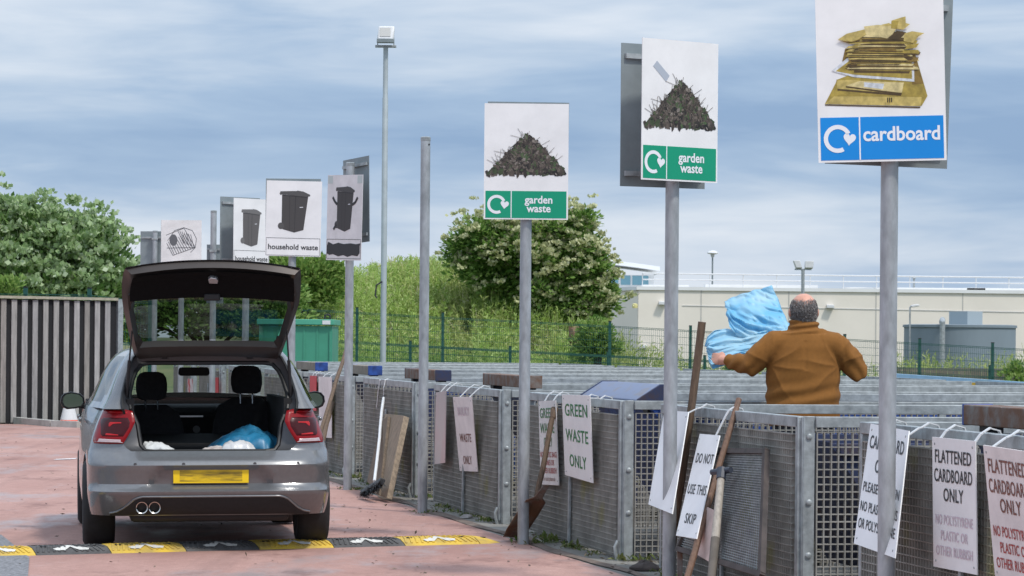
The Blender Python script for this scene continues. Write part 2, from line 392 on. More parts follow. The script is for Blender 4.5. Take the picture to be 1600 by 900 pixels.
def terrain_z(x, y):
    z = -.02
    a = max(0, min(1, (y - 55) / 25)); b = max(0, min(1, (x + 6) / 26))
    z -= .95 * a * b
    return z
def ground_material():
    m = mat('rough_grass_ground', (.06, .085, .025), .9, 0, .3, 1.2, col2=(.12, .11, .05), bump=.3, bscale=6)
    return m
def build_ground():
    xs = [-3000, -800, -200, -80, -50, -35, -25, -18, -12, -8, -4, 0, 4, 8, 12, 16, 20, 26, 35, 50, 80, 200, 800, 3000]
    ys = [-60, -10, 0, 8, 16, 24, 32, 40, 48, 54, 58, 62, 66, 70, 75, 80, 85, 92, 100, 120, 160, 220, 400, 1000, 3500]
    mb = MB(); mb.grid([[Vector((x, y, terrain_z(x, y))) for x in xs] for y in ys])
    o = mb.build('ground', ground_material()); tag(o, 'rough grassy ground around and beyond the yard', 'ground', kind='structure')
    # concrete apron under the cages
    mb = MB()
    P = [lane_pt(Q0, -40, 0.02), lane_pt(Q0, -40, 9.5), lane_pt(Q0, 40, 9.5), lane_pt(Q0, 40, .02)]
    mb.prism([Vector((p.x, p.y, -.02)) for p in P], (0, 0, .025))
    m = mat('stained_concrete', (.21, .20, .18), .85, 0, .28, 2.2, bump=.25, bscale=22, contrast=(.3, .7))
    o = mb.build('concrete_apron', m, smooth=False); tag(o, 'grey stained concrete strip under the skip cages', 'pavement', kind='structure')
    # red surfaced lane
    m = bpy.data.materials.new('red_asphalt'); m.use_nodes = True; t = m.node_tree; L = t.links; b = t.nodes['Principled BSDF']
    tc = N(t, 'ShaderNodeTexCoord')
    def noise(sc, det, st=(1, 1, 1), rough=.6, loc=(0, 0, 0)):
        mp = N(t, 'ShaderNodeMapping'); mp.inputs['Scale'].default_value = st; mp.inputs['Location'].default_value = loc
        L.new(tc.outputs['Object'], mp.inputs[0])
        n = N(t, 'ShaderNodeTexNoise'); n.inputs['Scale'].default_value = sc; n.inputs['Detail'].default_value = det; n.inputs['Roughness'].default_value = rough
        L.new(mp.outputs[0], n.inputs['Vector']); return n.outputs[0]
    def ramp(src, p0, p1, c0, c1):
        r = N(t, 'ShaderNodeValToRGB'); r.color_ramp.elements[0].position = p0; r.color_ramp.elements[1].position = p1
        r.color_ramp.elements[0].color = (*c0, 1); r.color_ramp.elements[1].color = (*c1, 1); L.new(src, r.inputs[0]); return r.outputs[0]
    def mixc(fac, a, bcol):
        x = N(t, 'ShaderNodeMix', data_type='RGBA'); L.new(fac, x.inputs[0])
        if isinstance(a, tuple): x.inputs[6].default_value = (*a, 1)
        else: L.new(a, x.inputs[6])
        if isinstance(bcol, tuple): x.inputs[7].default_value = (*bcol, 1)
        else: L.new(bcol, x.inputs[7])
        return x.outputs[2]
    base = ramp(noise(.8, 7, (1.0, .5, 1)), .3, .7, (.38, .20, .165), (.55, .33, .28))
    grain = ramp(noise(90, 3), .35, .7, (0, 0, 0), (1, 1, 1))
    base = mixc(N(t, 'ShaderNodeMath', operation='MULTIPLY').outputs[0], base, base) if False else base
    gm = N(t, 'ShaderNodeMath', operation='MULTIPLY'); gm.inputs[1].default_value = .6; L.new(grain, gm.inputs[0])
    c = mixc(gm.outputs[0], base, (.25, .145, .12))
    mot = ramp(noise(11, 6, (1, .7, 1), .7, (2, 2, 0)), .38, .62, (0, 0, 0), (.34, .34, .34))
    c = mixc(mot, c, (.27, .15, .12))
    mpr = N(t, 'ShaderNodeMapping'); mpr.inputs['Rotation'].default_value = (0, 0, R(-12)); mpr.inputs['Scale'].default_value = (2.6, .11, 1); L.new(tc.outputs['Object'], mpr.inputs[0])
    nst = N(t, 'ShaderNodeTexNoise'); nst.inputs['Scale'].default_value = 1.0; nst.inputs['Detail'].default_value = 6; nst.inputs['Roughness'].default_value = .6; L.new(mpr.outputs[0], nst.inputs['Vector'])
    stk = ramp(nst.outputs[0], .52, .70, (0, 0, 0), (.5, .5, .5))
    c = mixc(stk, c, (.24, .14, .12))
    worn = ramp(noise(.55, 8, (1.6, .7, 1), .68, (3, 1, 0)), .53, .66, (0, 0, 0), (.75, .75, .75))
    c = mixc(worn, c, (.33, .28, .275))
    dk = ramp(noise(1.6, 9, (1, .5, 1), .72, (9, 4, 0)), .54, .66, (0, 0, 0), (.7, .7, .7))
    c = mixc(dk, c, (.17, .085, .07))
    L.new(c, b.inputs['Base Color'])
    rr = ramp(noise(.55, 8, (1.6, .7, 1), .68, (3, 1, 0)), .50, .66, (.85, .85, .85), (.38, .38, .38)); L.new(rr, b.inputs['Roughness'])
    bp = N(t, 'ShaderNodeBump'); bp.inputs['Strength'].default_value = .35; bp.inputs['Distance'].default_value = .008; L.new(noise(70, 4), bp.inputs['Height']); L.new(bp.outputs[0], b.inputs['Normal'])
    mb = MB()
    P = [lane_pt(Q0, -34, 0.03), lane_pt(Q0, 29.5, 0.03), lane_pt(Q0, 29.5, -30), lane_pt(Q0, -34, -30)]
    mb.add([Vector((p.x, p.y, .009)) for p in P], [(0, 1, 2, 3)])
    o = mb.build('lane', m, smooth=False, recalc=False); tag(o, 'worn red asphalt lane where the car is parked', 'road', kind='structure')
    # grey asphalt patch in the near left corner
    mb = MB()
    A = [gp(-260, 838), gp(2, 838), gp(12, 846), gp(46, 874), gp(44, 900), gp(30, 960), gp(-260, 960)]
    mb.add([Vector((p.x, p.y, .013)) for p in A], [tuple(range(len(A)))])
    o = mb.build('asphalt_patch', mat('grey_asphalt', (.19, .19, .20), .9, 0, .45, 45, bump=.4, bscale=90), smooth=False); tag(o, 'speckled grey asphalt patch at the lane edge', 'road', kind='structure')
    # faded white paint dash
    mb = MB(); a = gp(86, 719.5); b2 = gp(119, 718.2); mb.add([Vector((a.x, a.y - .12, .0135)), Vector((b2.x, b2.y - .12, .0135)), Vector((b2.x, b2.y + .18, .0135)), Vector((a.x, a.y + .12, .0135))], [(0, 1, 2, 3)])
    o = mb.build('lane_marking', M['sign_worn'], smooth=False); tag(o, 'short faded white paint dash on the red lane', 'marking', kind='structure')
    # kerb along the timber fence
    mb = MB(); k = [gp(-420, 632), gp(-120, 650), gp(0, 659), gp(40, 663.5), gp(84, 667.5), gp(125, 669)]
    for p, q in zip(k[:-1], k[1:]): mb.bar(p + Vector((0, 0, .05)), q + Vector((0, 0, .05)), .12, .14)
    o = mb.build('kerb', mat('pale_kerb', (.42, .41, .38), .8, 0, .15, 5)); tag(o, 'pale kerb along the foot of the timber fence', 'kerb', kind='structure')
build_ground()

# ------------------------------------------------------------------ cages round the skips
CH = 1.09
def grating(mb, a, d, L, z0, z1, n, depth=.028, w=.0065, pitch=.041):
    """deep square grating: starts at point a, runs along d for L, bars `depth` thick along n"""
    k = int(L / pitch)
    for i in range(k + 1):
        p = a + d * (i * pitch); mb.bar((p.x, p.y, z0), (p.x, p.y, z1), w, depth, side=d)
    k2 = int((z1 - z0) / pitch)
    for i in range(k2 + 1):
        z = z1 - i * pitch; p = a; q = a + d * L
        mb.bar((p.x, p.y, z), (q.x, q.y, z), w, depth - .004, side=(0, 0, 1))
def make_cage(P):
    """one skip bay; P = its near front corner post"""
    S = P - PS + Vector((.22, -.95, 0))        # far end of its front panel
    c = thing('skip_cage', 'cage', 'cage', P, 'galvanised mesh cages round the skips')
    g = (P - S); GL = g.length; gd = g.normalized(); gn = Vector((gd.y, -gd.x, 0))
    if gn.x > 0: gn = -gn                        # towards the lane
    z0, z1 = .03, CH
    fm = MB()
    fm.bar(S + Vector((0, 0, z1 - .03)), P - gd * .035 + Vector((0, 0, z1 - .03)), .06, .05)
    fm.bar(S + gd * .02 + Vector((0, 0, z0)), S + gd * .02 + Vector((0, 0, z1 - .06)), .04, .05, side=gd)
    fm.bar(P - gd * .045 + Vector((0, 0, z0)), P - gd * .045 + Vector((0, 0, z1 - .001)), .05, .05, side=gd)
    mid = S + gd * GL * .52
    fm.bar(mid + gn * .05 + Vector((0, 0, .0)), mid + gn * .042 + Vector((0, 0, .80)), .032, .02, side=gd)
    fr = fm.build('front_frame', M['galv'], c, bevel=.004)
    gm = MB(); grating(gm, S + gd * .06 + gn * .012, gd, GL - .17, z0 + .0, z1 - .10, gn, depth=.034)
    gm.build('front_grating', M['grate'], fr, smooth=False)
    # latch chain hook at the foot
    hb = MB(); b = P - gd * .02 + gn * .035
    hb.tube([b + Vector((0, 0, .14)), b + Vector((0, 0, .10)) + gn * .02, b + Vector((0, 0, .05)) + gn * .015, b + Vector((0, 0, .0))], .012, 6)
    hb.build('drop_bolt', M['galv'], fr)
    # corner post and bolts
    pm = MB(); pc = P + ACROSS * .032
    pm.bar(pc, pc + Vector((0, 0, z1 + .002)), .064, .012, side=ACROSS)
    pm.bar(P + LANE * .03, P + LANE * .03 + Vector((0, 0, z1 - .002)), .012, .06, side=ACROSS)
    po = pm.build('corner_post', M['galv'], c, bevel=.003)
    for z in (.98, .62, .33): 
        bm_ = MB(); bm_.lathe([(.017, 0), (.017, .008), (.011, .012), (.004, .013)], pc - LANE * .006 + Vector((0, 0, z)), 10, axis=-LANE)
        bm_.build('bolt', M['galv'], po)
    # side panels (near one from the corner post, far one from the other end)
    for start, nm in ((P + ACROSS * .066, 'side_frame'), (S + ACROSS * .03, 'side_frame')):
        D = 6.6; e = start + ACROSS * D; sm = MB()
        sm.bar(start + Vector((0, 0, z1 - .03)), e + Vector((0, 0, z1 - .03)), .06, .045)
        for k in (2.2, 4.4, 6.58): 
            q = start + ACROSS * k; sm.bar(q + Vector((0, 0, 0)), q + Vector((0, 0, z1 - .06)), .05, .045, side=ACROSS)
        so = sm.build(nm, M['galv'], c, bevel=.003)
        g2 = MB(); grating(g2, start + ACROSS * .012 + LANE * .004, ACROSS, D - .1, .03, z1 - .085, LANE, depth=.026); g2.build('side_grating', M['grate'], so, smooth=False)
    bm2 = MB(); e1 = P + ACROSS * 6.7; e2 = S + ACROSS * 6.7
    bm2.bar(e1 + Vector((0, 0, z1 - .03)), e2 + Vector((0, 0, z1 - .03)), .06, .045)
    bm2.build('rear_rail', M['galv'], c)
    return c
# k=0 : the bay ending at the corner post beside the 'not use this skip' board; larger k = farther
cage_lab = {-1: 'nearest galvanised mesh cage behind the flattened cardboard boards',
            0: 'mesh cage with rusty screen frame and not use this skip board on its front',
            1: 'mesh cage with the two green waste only boards on its front',
            2: 'mesh cage with the pinkish bulky waste only board on its front',
            3: 'mesh cage with broom and timber planks leaning on its front',
            4: 'mesh cage just right of the car mirror with dirty white board on its front',
            5: 'mesh cage seen through the open boot and windscreen, second beyond the planks',
            6: 'mesh cage far behind the car, third from the far end of the row',
            7: 'mesh cage far behind the car, second from the far end of the row',
            8: 'last and farthest mesh cage at the end of the row'}
cage0 = make_cage(PD)
cages = {0: cage0}
for k in (-1, 1, 2, 3, 4, 5, 6, 7, 8):
    c = copy_tree(cage0); c.location = PD - PS * k; cages[k] = c
for k, c in cages.items(): c['label'] = cage_lab[k]
def gate_plane(k, off):
    """front panel of bay k: a point on it (pushed `off` towards the lane) and its normal"""
    P = PD - PS * k; S = P - PS + Vector((.22, -.95, 0)); g = (P - S).normalized(); n = Vector((g.y, -g.x, 0))
    if n.x > 0: n = -n
    return P + n * off, n, g
def on_gate(k, x, y, off):
    p, n, g = gate_plane(k, off); o = Vector((0, 0, CAMH)); d = at(x, y, 10) - o
    return o + d * ((p - o).dot(n) / d.dot(n))

# ------------------------------------------------------------------ skips
def make_skip(k, paint, lipmat, capmat, label, lip=True, top=1.02, lip_slope=0.0, cat='skip', h=1.02):
    P = PD - PS * k; S = P - PS + Vector((.22, -.95, 0)); g = (P - S).normalized()
    mid = (P + S) / 2 + ACROSS * .36
    c = thing('skip', label, 'skip', mid, 'steel skips in the cages')
    def q(a, b, z): return mid + g * a + ACROSS * b + Vector((0, 0, z))
    w = .86; Lg = 3.5
    mb = MB()
    # hull: sloping ends, side walls with pressed ribs, open top with inside faces
    oute = [(0.0, h), (.55, .12), (Lg - .55, .12), (Lg, h)]
    for sgn in (-1, 1):
        mb.prism([q(sgn * w, b, z) for b, z in oute], g * (-sgn * .012))
        for i in range(5):
            b = .75 + i * .5; mb.bar(q(sgn * (w + .02), b, .16), q(sgn * (w + .02), b, h - .06), .07, .04, side=ACROSS)
        mb.bar(q(sgn * (w + .02), .05, h - .03), q(sgn * (w + .02), Lg - .05, h - .03), .06, .06)
    for (b0, z0), (b1, z1) in zip(oute[:-1], oute[1:]):
        nrm = Vector((0, 0, 1)) * .012
        mb.prism([q(-w, b0, z0), q(w, b0, z0), q(w, b1, z1), q(-w, b1, z1)], nrm)
    mb.box(q(0, Lg / 2, .07), (.1, .1, .1)); 
    for b in (.8, Lg - .8): mb.bar(q(-w, b, .06), q(w, b, .06), .12, .1)
    body = mb.build('body', paint, c, bevel=.004)
    if lip:
        for b in (0.0,):
            lm = MB()
            z0, z1 = 1.095, 1.195
            if lip_slope:
                pr = [(-.11, z0 - .04), (-.11, z0 - .012), (.05, z1 - .008), (.17, z1 - .008), (.17, z0 - .04)]
                lm.prism([q(-w, b + x, z) for x, z in pr], g * (2 * w))
            else:
                lm.box(q(0, b + .02, (z0 + z1) / 2), (.15, 2 * w, z1 - z0), rot=Matrix.Rotation(math.atan2(-LANE.x, LANE.y), 3, 'Z'))
            lo = lm.build('lip_beam', lipmat, c, bevel=.006)
            for sgn in (-1, 1):
                cm = MB()
                if lip_slope: cm.prism([q(sgn * (w + .002), b + x, z) for x, z in ((-.115, z0 - .042), (-.115, z0 - .008), (.05, z1 - .002), (.175, z1 - .002), (.175, z0 - .042))], g * (sgn * .03))
                else: cm.box(q(sgn * (w + .012), b + .02, (z0 + z1) / 2), (.156, .03, z1 - z0 + .006), rot=Matrix.Rotation(math.atan2(-LANE.x, LANE.y), 3, 'Z'))
                cm.build('end_cap', capmat, lo, bevel=.004)
            for sgn in (-.82, .82):
                st = MB(); st.box(q(sgn * w, b + .03, 1.05), (.08, .12, .12), rot=Matrix.Rotation(math.atan2(-LANE.x, LANE.y), 3, 'Z'))
                st.build('bracket', M['black_plastic'], lo)
    return c
make_skip(-1, M['dark_blue_paint'], M['rust'], M['blue_paint'], 'nearest skip with thick rusty and blue streaked lip beam behind the flattened cardboard boards')
make_skip(0, M['dark_blue_paint'], M['rust'], M['blue_paint'], 'low dark blue skip without a raised lip, in the bay beside the man', lip=False, h=.92)
make_skip(1, M['blue_paint'], M['pale_blue_paint'], M['dark_blue_paint'], 'skip with sloping pale blue lip behind the green waste only boards', lip_slope=1)
make_skip(2, M['dark_blue_paint'], M['rust'], M['rust'], 'skip with brown rusty lip behind the bulky waste only board')
make_skip(3, M['blue_paint'], M['rust'], M['dark_blue_paint'], 'skip with rusty lip and dark end cap behind the leaning planks')
make_skip(4, M['dark_blue_paint'], M['timber_beam'], M['blue_paint'], 'skip with timber coloured lip and bright blue cap, right of the leaning brown stick')
make_skip(5, M['dark_blue_paint'], M['timber_beam'], M['blue_paint'], 'farther skip with timber coloured lip and bright blue cap, just below the green cabin')
# ------------------------------------------------------------------ sign posts beside the lane
POST_R = .0415
def recycle_logo(b, mb, cu, cv, rad, th, mi=0, o=.002):
    """open ring ending in a heart shaped arrow head; metres, centre (cu,cv) in panel coordinates"""
    def P(x, y): return b.p(cu + x / b.w, cv + y / b.h, o)
    a0, a1, n = R(-62), R(-335), 40
    V = []
    for i in range(n + 1):
        a = a0 + (a1 - a0) * i / n
        V.append(P((rad - th / 2) * math.cos(a), (rad - th / 2) * math.sin(a))); V.append(P((rad + th / 2) * math.cos(a), (rad + th / 2) * math.sin(a)))
    mb.add(V, [(2 * i, 2 * i + 1, 2 * i + 3, 2 * i + 2) for i in range(n)], mi)
    hs = []
    for i in range(40):
        t = 2 * math.pi * i / 40
        hs.append((16 * math.sin(t) ** 3, 13 * math.cos(t) - 5 * math.cos(2 * t) - 2 * math.cos(3 * t) - math.cos(4 * t)))
    k = th * 1.45 / 16
    ca = R(-8)
    mb.add([P(rad * 1.0 + (x * math.cos(ca) - y * math.sin(ca)) * k, rad * .02 + (x * math.sin(ca) + y * math.cos(ca)) * k * 1.1 - .002, ) for x, y in hs], [tuple(range(40))], mi)
def leaf_rng(seed): return random.Random(seed)
def heap_picture(b, parent, u0, u1, v0, v1, seed, name='picture'):
    """printed photograph of a heap of leaves and twigs"""
    r = random.Random(seed); mb = MB()
    cols = [(.018, .014, .012), (.035, .026, .02), (.055, .042, .034), (.085, .068, .055), (.03, .045, .018), (.045, .075, .028), (.13, .11, .095), (.008, .007, .007)]
    ms = [heap_mats[i] for i in range(len(cols))]
    prof = lambda u: max(0.02, 1 - abs((u - .52) / .50) ** 1.12) ** .95
    # dark body
    pts = [(u0, v0 + .01)] + [(u0 + (u1 - u0) * i / 24, v0 + (v1 - v0) * prof(i / 24) * (.93 + .1 * r.random())) for i in range(25)] + [(u1, v0 + .005)]
    b.poly(mb, pts + [(u0 + (u1 - u0) * .7, v0 - .006), (u0 + (u1 - u0) * .3, v0 - .004)], o=.0016, mi=0)
    lay = .0018
    for i in range(950):
        u = r.random(); hmax = prof(u); v = r.random() ** .9 * hmax * 1.0
        s = (.007 + .013 * r.random()) * (1 if r.random() < .85 else 1.9); a = r.random() * 6.28; asp = .3 + .45 * r.random()
        cx, cy = u0 + (u1 - u0) * u, v0 + (v1 - v0) * v
        P = []
        k = r.choice((4, 5, 6))
        for j in range(k):
            t = 2 * math.pi * j / k; x, y = s * math.cos(t), s * asp * math.sin(t)
            P.append((cx + (x * math.cos(a) - y * math.sin(a)) / b.w, cy + (x * math.sin(a) + y * math.cos(a)) / b.h))
        w = [3, 4, 4, 3, 2.2, 1.3, 1.2, 2]
        if abs(u - .55) < .2 and v < .7: w[5] += 2; w[4] += 1
        mi = r.choices(range(8), w)[0]
        mb.add([b.p(x, y, lay) for x, y in P], [tuple(range(k))], mi); lay += .000001
    for i in range(120):
        u = .10 + .76 * r.random(); hm = prof(u); v = hm * (.2 + .8 * r.random()); a = R(r.choice((62, 75, 100, 118, 40, 140, 155)) + r.uniform(-14, 14)); Lg = .03 + .075 * r.random()
        cx, cy = u0 + (u1 - u0) * u, v0 + (v1 - v0) * v
        b.line(mb, [(cx, cy), (cx + Lg * math.cos(a) / b.w, cy + Lg * math.sin(a) / b.h)], .0017, o=lay, mi=r.choice((1, 2, 3, 3)))
    return mb.build(name, ms, parent, smooth=False, recalc=False)
heap_mats = [mat('print_tone', c, .5, 0, .35, 60) for c in [(.028, .023, .02), (.055, .043, .035), (.085, .066, .054), (.135, .11, .09), (.045, .065, .028), (.065, .105, .042), (.22, .19, .165), (.012, .010, .010)]]
card_mats = [mat('print_ochre', c, .5, 0, .30, 26) for c in [srgb(158, 138, 62), srgb(186, 166, 96), srgb(126, 102, 46), srgb(204, 188, 134), srgb(80, 62, 32), srgb(196, 200, 204), srgb(45, 36, 22)]]
def cardboard_picture(b, parent):
    """printed photograph of a stack of flattened boxes; panel coordinates from the photo (px in the 900-px crop)"""
    mb = MB(); lay = [.0016]
    def c(x, y):   # crop pixel -> panel coords (panel spans x 100..778 at the bottom, height by 818 px per .606*... )
        wpx = 662.0; v = (823 - y) / (wpx * b.h / b.w); ux = (x - 118 + (823 - y) * .0222) / wpx; return (ux, v)
    def poly(pts, mi):
        mb.add([b.p(*c(x, y), lay[0]) for x, y in pts], [tuple(range(len(pts)))], mi); lay[0] += .00012
    poly([(150, 520), (215, 395), (610, 250), (680, 490), (650, 540)], 0)
    poly([(150, 520), (200, 480), (650, 495), (645, 542)], 1); poly([(150, 522), (645, 545), (640, 552), (152, 528)], 4)
    poly([(210, 395), (560, 410), (620, 430), (655, 490), (200, 482)], 0)
    poly([(610, 255), (660, 425), (600, 430), (575, 260)], 2); poly([(255, 235), (300, 240), (300, 330), (240, 300)], 2)
    poly([(210, 400), (300, 398), (545, 440), (540, 475), (215, 442)], 1); poly([(215, 443), (540, 477), (545, 487), (215, 452)], 4)
    poly([(258, 428), (330, 405), (558, 418), (548, 470), (400, 452)], 3); poly([(258, 430), (548, 472), (545, 482), (258, 437)], 4)
    poly([(352, 412), (456, 422), (450, 450), (352, 436)], 5)
    poly([(185, 350), (265, 285), (610, 300), (612, 415), (300, 385)], 5)
    poly([(205, 352), (275, 300), (598, 312), (600, 400), (300, 372)], 0)
    poly([(300, 350), (590, 360), (585, 372), (300, 362)], 4)
    rr = random.Random(3)
    yy = 345
    for i in range(44):
        x0 = 268 + rr.uniform(-26, 60) + i * .3; x1 = 600 + rr.uniform(-75, 38); h = rr.uniform(7, 22); tl = rr.uniform(-14, 16)
        poly([(x0, yy), (x1, yy + tl), (x1 + rr.uniform(-25, 10), yy + tl - h), (x0 + rr.uniform(-12, 26), yy - h * rr.uniform(.6, 1.3))], rr.choice((0, 0, 1, 2, 2, 3, 4)))
        if rr.random() < .55: poly([(x0 + 8, yy + 1), (x1 - 8, yy + tl + 1), (x1 - 8, yy + tl + 5), (x0 + 8, yy + 4)], rr.choice((4, 6, 4)))
        yy -= 3.9
    poly([(215, 190), (262, 160), (362, 138), (378, 155), (300, 205)], 1); poly([(215, 192), (300, 205), (370, 160), (330, 190), (262, 208)], 2)
    poly([(350, 125), (420, 118), (530, 124), (480, 192), (360, 165)], 3); poly([(470, 190), (520, 150), (570, 160), (530, 198)], 4)
    poly([(560, 165), (600, 155), (662, 166), (632, 182), (605, 215), (555, 205)], 1); poly([(575, 225), (635, 218), (620, 240), (560, 248)], 0)
    poly([(440, 118), (478, 110), (500, 120), (470, 128)], 1)
    poly([(492, 98), (545, 82), (565, 78), (566, 112), (588, 118), (555, 145), (490, 138)], 1); poly([(492, 98), (530, 100), (520, 140), (490, 138)], 0)
    for x in (470, 480, 490): poly([(x, 495), (x + 6, 495), (x + 6, 520), (x, 520)], 6)
    return mb.build('picture', card_mats, parent, smooth=False, recalc=False)
def bin_picture(b, parent, u, v, h, dark, wx=1.0):
    """printed photograph of a wheeled bin: u,v = middle of its foot, h height in metres"""
    mb = MB()
    def p(x, y): return (u + x * h * wx / b.w, v + y * h / b.h)
    def poly(pts, mi, o): mb.add([b.p(*p(x, y), o) for x, y in pts], [tuple(range(len(pts)))], mi)
    poly([(-.29, .90), (-.285, .12), (-.26, .075), (.02, .0), (.24, .065), (.34, .88)], 0, .0016)
    poly([(-.35, .93), (-.33, .985), (.06, 1.0), (.08, 1.01), (.22, .99), (.35, .93), (.38, .92), (.385, .88), (.31, .865), (-.28, .91), (-.335, .90)], 1, .0018)
    n = 14; poly([(-.30 + .075 * math.cos(6.283 * i / n), .155 + .08 * math.sin(6.283 * i / n)) for i in range(n)], 1, .0019)
    poly([(-.28, .905), (.31, .862), (.31, .84), (-.28, .885)], 2, .0020)
    poly([(.02, .01), (.03, .01), (.045, .87), (.03, .87)], 2, .0020); poly([(-.1, .04), (-.09, .04), (-.10, .87), (-.11, .87)], 2, .0020)
    poly([(.14, .60), (.22, .605), (.22, .62), (.14, .615)], 3, .0021)
    k = dark
    ms = [mat('print_bin', (.058 * k, .053 * k, .052 * k), .5), mat('print_bin_lid', (.08 * k, .076 * k, .075 * k), .5), mat('print_bin_shadow', (.028 * k, .026 * k, .027 * k), .5), M['white_print']]
    return mb.build('picture', ms, parent, smooth=False, recalc=False)
def post(parent, base, top, r=POST_R, dark_cap=True):
    mb = MB(); mb.tube([base + Vector((0, 0, -.1)), base + Vector((0, 0, top))], r, 20)
    p = mb.build('post', M['galv_pole'], parent)
    if dark_cap:
        mb = MB(); mb.lathe([(r + .0015, 0), (r + .0015, .03), (r * .8, .036)], base + Vector((0, 0, top - .028)), 20); mb.build('cap', M['galv'], p)
    return p
def front_panel(parent, b, m=None, t=.004):
    mb = MB(); b.slab(mb, t); return mb.build('front_panel', m or M['sign_white'], parent, smooth=False)
def band_and_words(panel, b, words, bandm, v0, v1, split, size, wv, logo=True, txtm=None, wu=None, m=.012, logo_r=.055):
    mb = MB(); mu = m / b.w
    b.poly(mb, [(mu, v0), (1 - mu, v0), (1 - mu, v1), (mu, v1)], o=.0014)
    bo = mb.build('colour_band', bandm, panel, smooth=False)
    mb = MB(); s = split; w = .0065 / b.w
    b.poly(mb, [(s - w / 2, v0), (s + w / 2, v0), (s + w / 2, v1), (s - w / 2, v1)], o=.0026)
    mb.build('divider_line', M['white_print'], bo, smooth=False)
    if logo:
        mb = MB(); recycle_logo(b, mb, (mu + s) / 2 - .012 / b.w, (v0 + v1) / 2, logo_r, logo_r * .36, o=.0027); mb.build('recycling_arrow', M['white_print'], bo, smooth=False, recalc=False)
    if not words: return
    for wd, v in zip(words, wv):
        mb = MB(); b.text(mb, wd, wu if wu else (s + 1 - mu) / 2, v, size, xs=.95, bold=.022, o=.0028, fit=.60)
        mb.build('lettering', txtm or M['white_print'], bo, smooth=False, recalc=False)
def rear_panel(parent, b, rails=(.09, .91), face=1):
    mb = MB(); b.slab(mb, .004, o=0.0); o = mb.build('rear_panel', M['sign_back'], parent, smooth=False)
    for v in rails:
        mb = MB(); mb.bar(b.p(.04, v, .012), b.p(.96, v, .012), .03, .02); mb.build('rail', M['galv'], o)
    return o
def clamps(parent, base, zs, d=Vector((0, -1, 0))):
    for z in zs:
        mb = MB(); mb.lathe([(POST_R + .004, -.018), (POST_R + .004, .018)], base + Vector((0, 0, z)), 20)
        mb.box(base + Vector((0, 0, z)) + d * (POST_R + .004), (.10, .012, .03)); mb.build('clamp', M['galv'], parent)
SG = 'sign posts along the lane'
# -- cardboard
B5 = Q0 + QS * 2; B5.x = gp(1388, 884).x if False else B5.x
t = thing('sign_post', 'tall sign post with blue cardboard panel and picture of flattened boxes', 'sign', B5, SG)
Yb = B5.y - .075
ctr = at(1376.2, 113.2, Yb); top5 = ctr.z + .42
post(t, B5, top5 - .05)
b = rect_board(ctr, .606, .842, 0, 1.75); fp = front_panel(t, b)
band_and_words(fp, b, ['cardboard'], M['blue_band'], .012, .252, .325, .094, [.118], logo_r=.056)
cardboard_picture(b, fp)
cb = at(1389.5, 122, B5.y + .06); rear_panel(t, rect_board(cb, .594, .842, 6, -1.6))
clamps(t, B5, (ctr.z - .30, ctr.z + .25))
# -- garden waste, turned to the right
B4 = Q0 + QS; B4.x = at(1047, 700, B4.y).x
t = thing('sign_post', 'sign post with white and green garden waste panel turned right, grey tape on it', 'sign', B4, SG)
ctr = at(1062.8, 173.5, B4.y - .10) ; post(t, B4, ctr.z + .36)
b = rect_board(ctr, .594, .841, 37, 0); fp = front_panel(t, b)
band_and_words(fp, b, ['garden', 'waste'], M['green_band'], .012, .245, .325, .078, [.140, .065], logo_r=.058)
heap_picture(b, fp, .05, .95, .385, .715, 11)
mb = MB(); b.poly(mb, [(.14, .805), (.31, .70), (.355, .745), (.19, .845)], o=.0016); mb.build('tape', mat('grey_tape', (.42, .46, .52), .4), fp, smooth=False)
bk = at(1036.5, 182, B4.y + .08); rear_panel(t, rect_board(bk, .594, .86, 28, 0)); 
clamps(t, B4, (ctr.z - .3, ctr.z + .28), Vector((.6, -.8, 0)))
# -- garden waste, facing the camera
B3 = Q0.copy()
t = thing('sign_post', 'sign post with white and green garden waste panel facing straight ahead, beside the elder tree', 'sign', B3, SG)
ctr = at(822.3, 252.4, B3.y - .07); post(t, B3, ctr.z + .38)
b = rect_board(ctr, .612, .841, 1, 0); fp = front_panel(t, b)
band_and_words(fp, b, ['garden', 'waste'], M['green_band'], .012, .245, .325, .078, [.140, .065], logo_r=.058)
heap_picture(b, fp, .045, .955, .39, .74, 11)
rear_panel(t, rect_board(at(824.5, 249.5, B3.y + .07), .594, .841, 0, -.4)); clamps(t, B3, (ctr.z - .3, ctr.z + .28))
# -- bare post
B2 = Q0 - QS
t = thing('bare_post', 'bare galvanised post without any sign, between two sign posts', 'post', B2)
zt = at(669, 215, B2.y).z; p = post(t, B2, zt)
mb = MB(); mb.lathe([(.008, 0), (.008, .004)], B2 + Vector((.03, -.029, zt - .06)), 10, axis=(.7, -.7, 0)); mb.build('fixing_hole', M['black_plastic'], p)
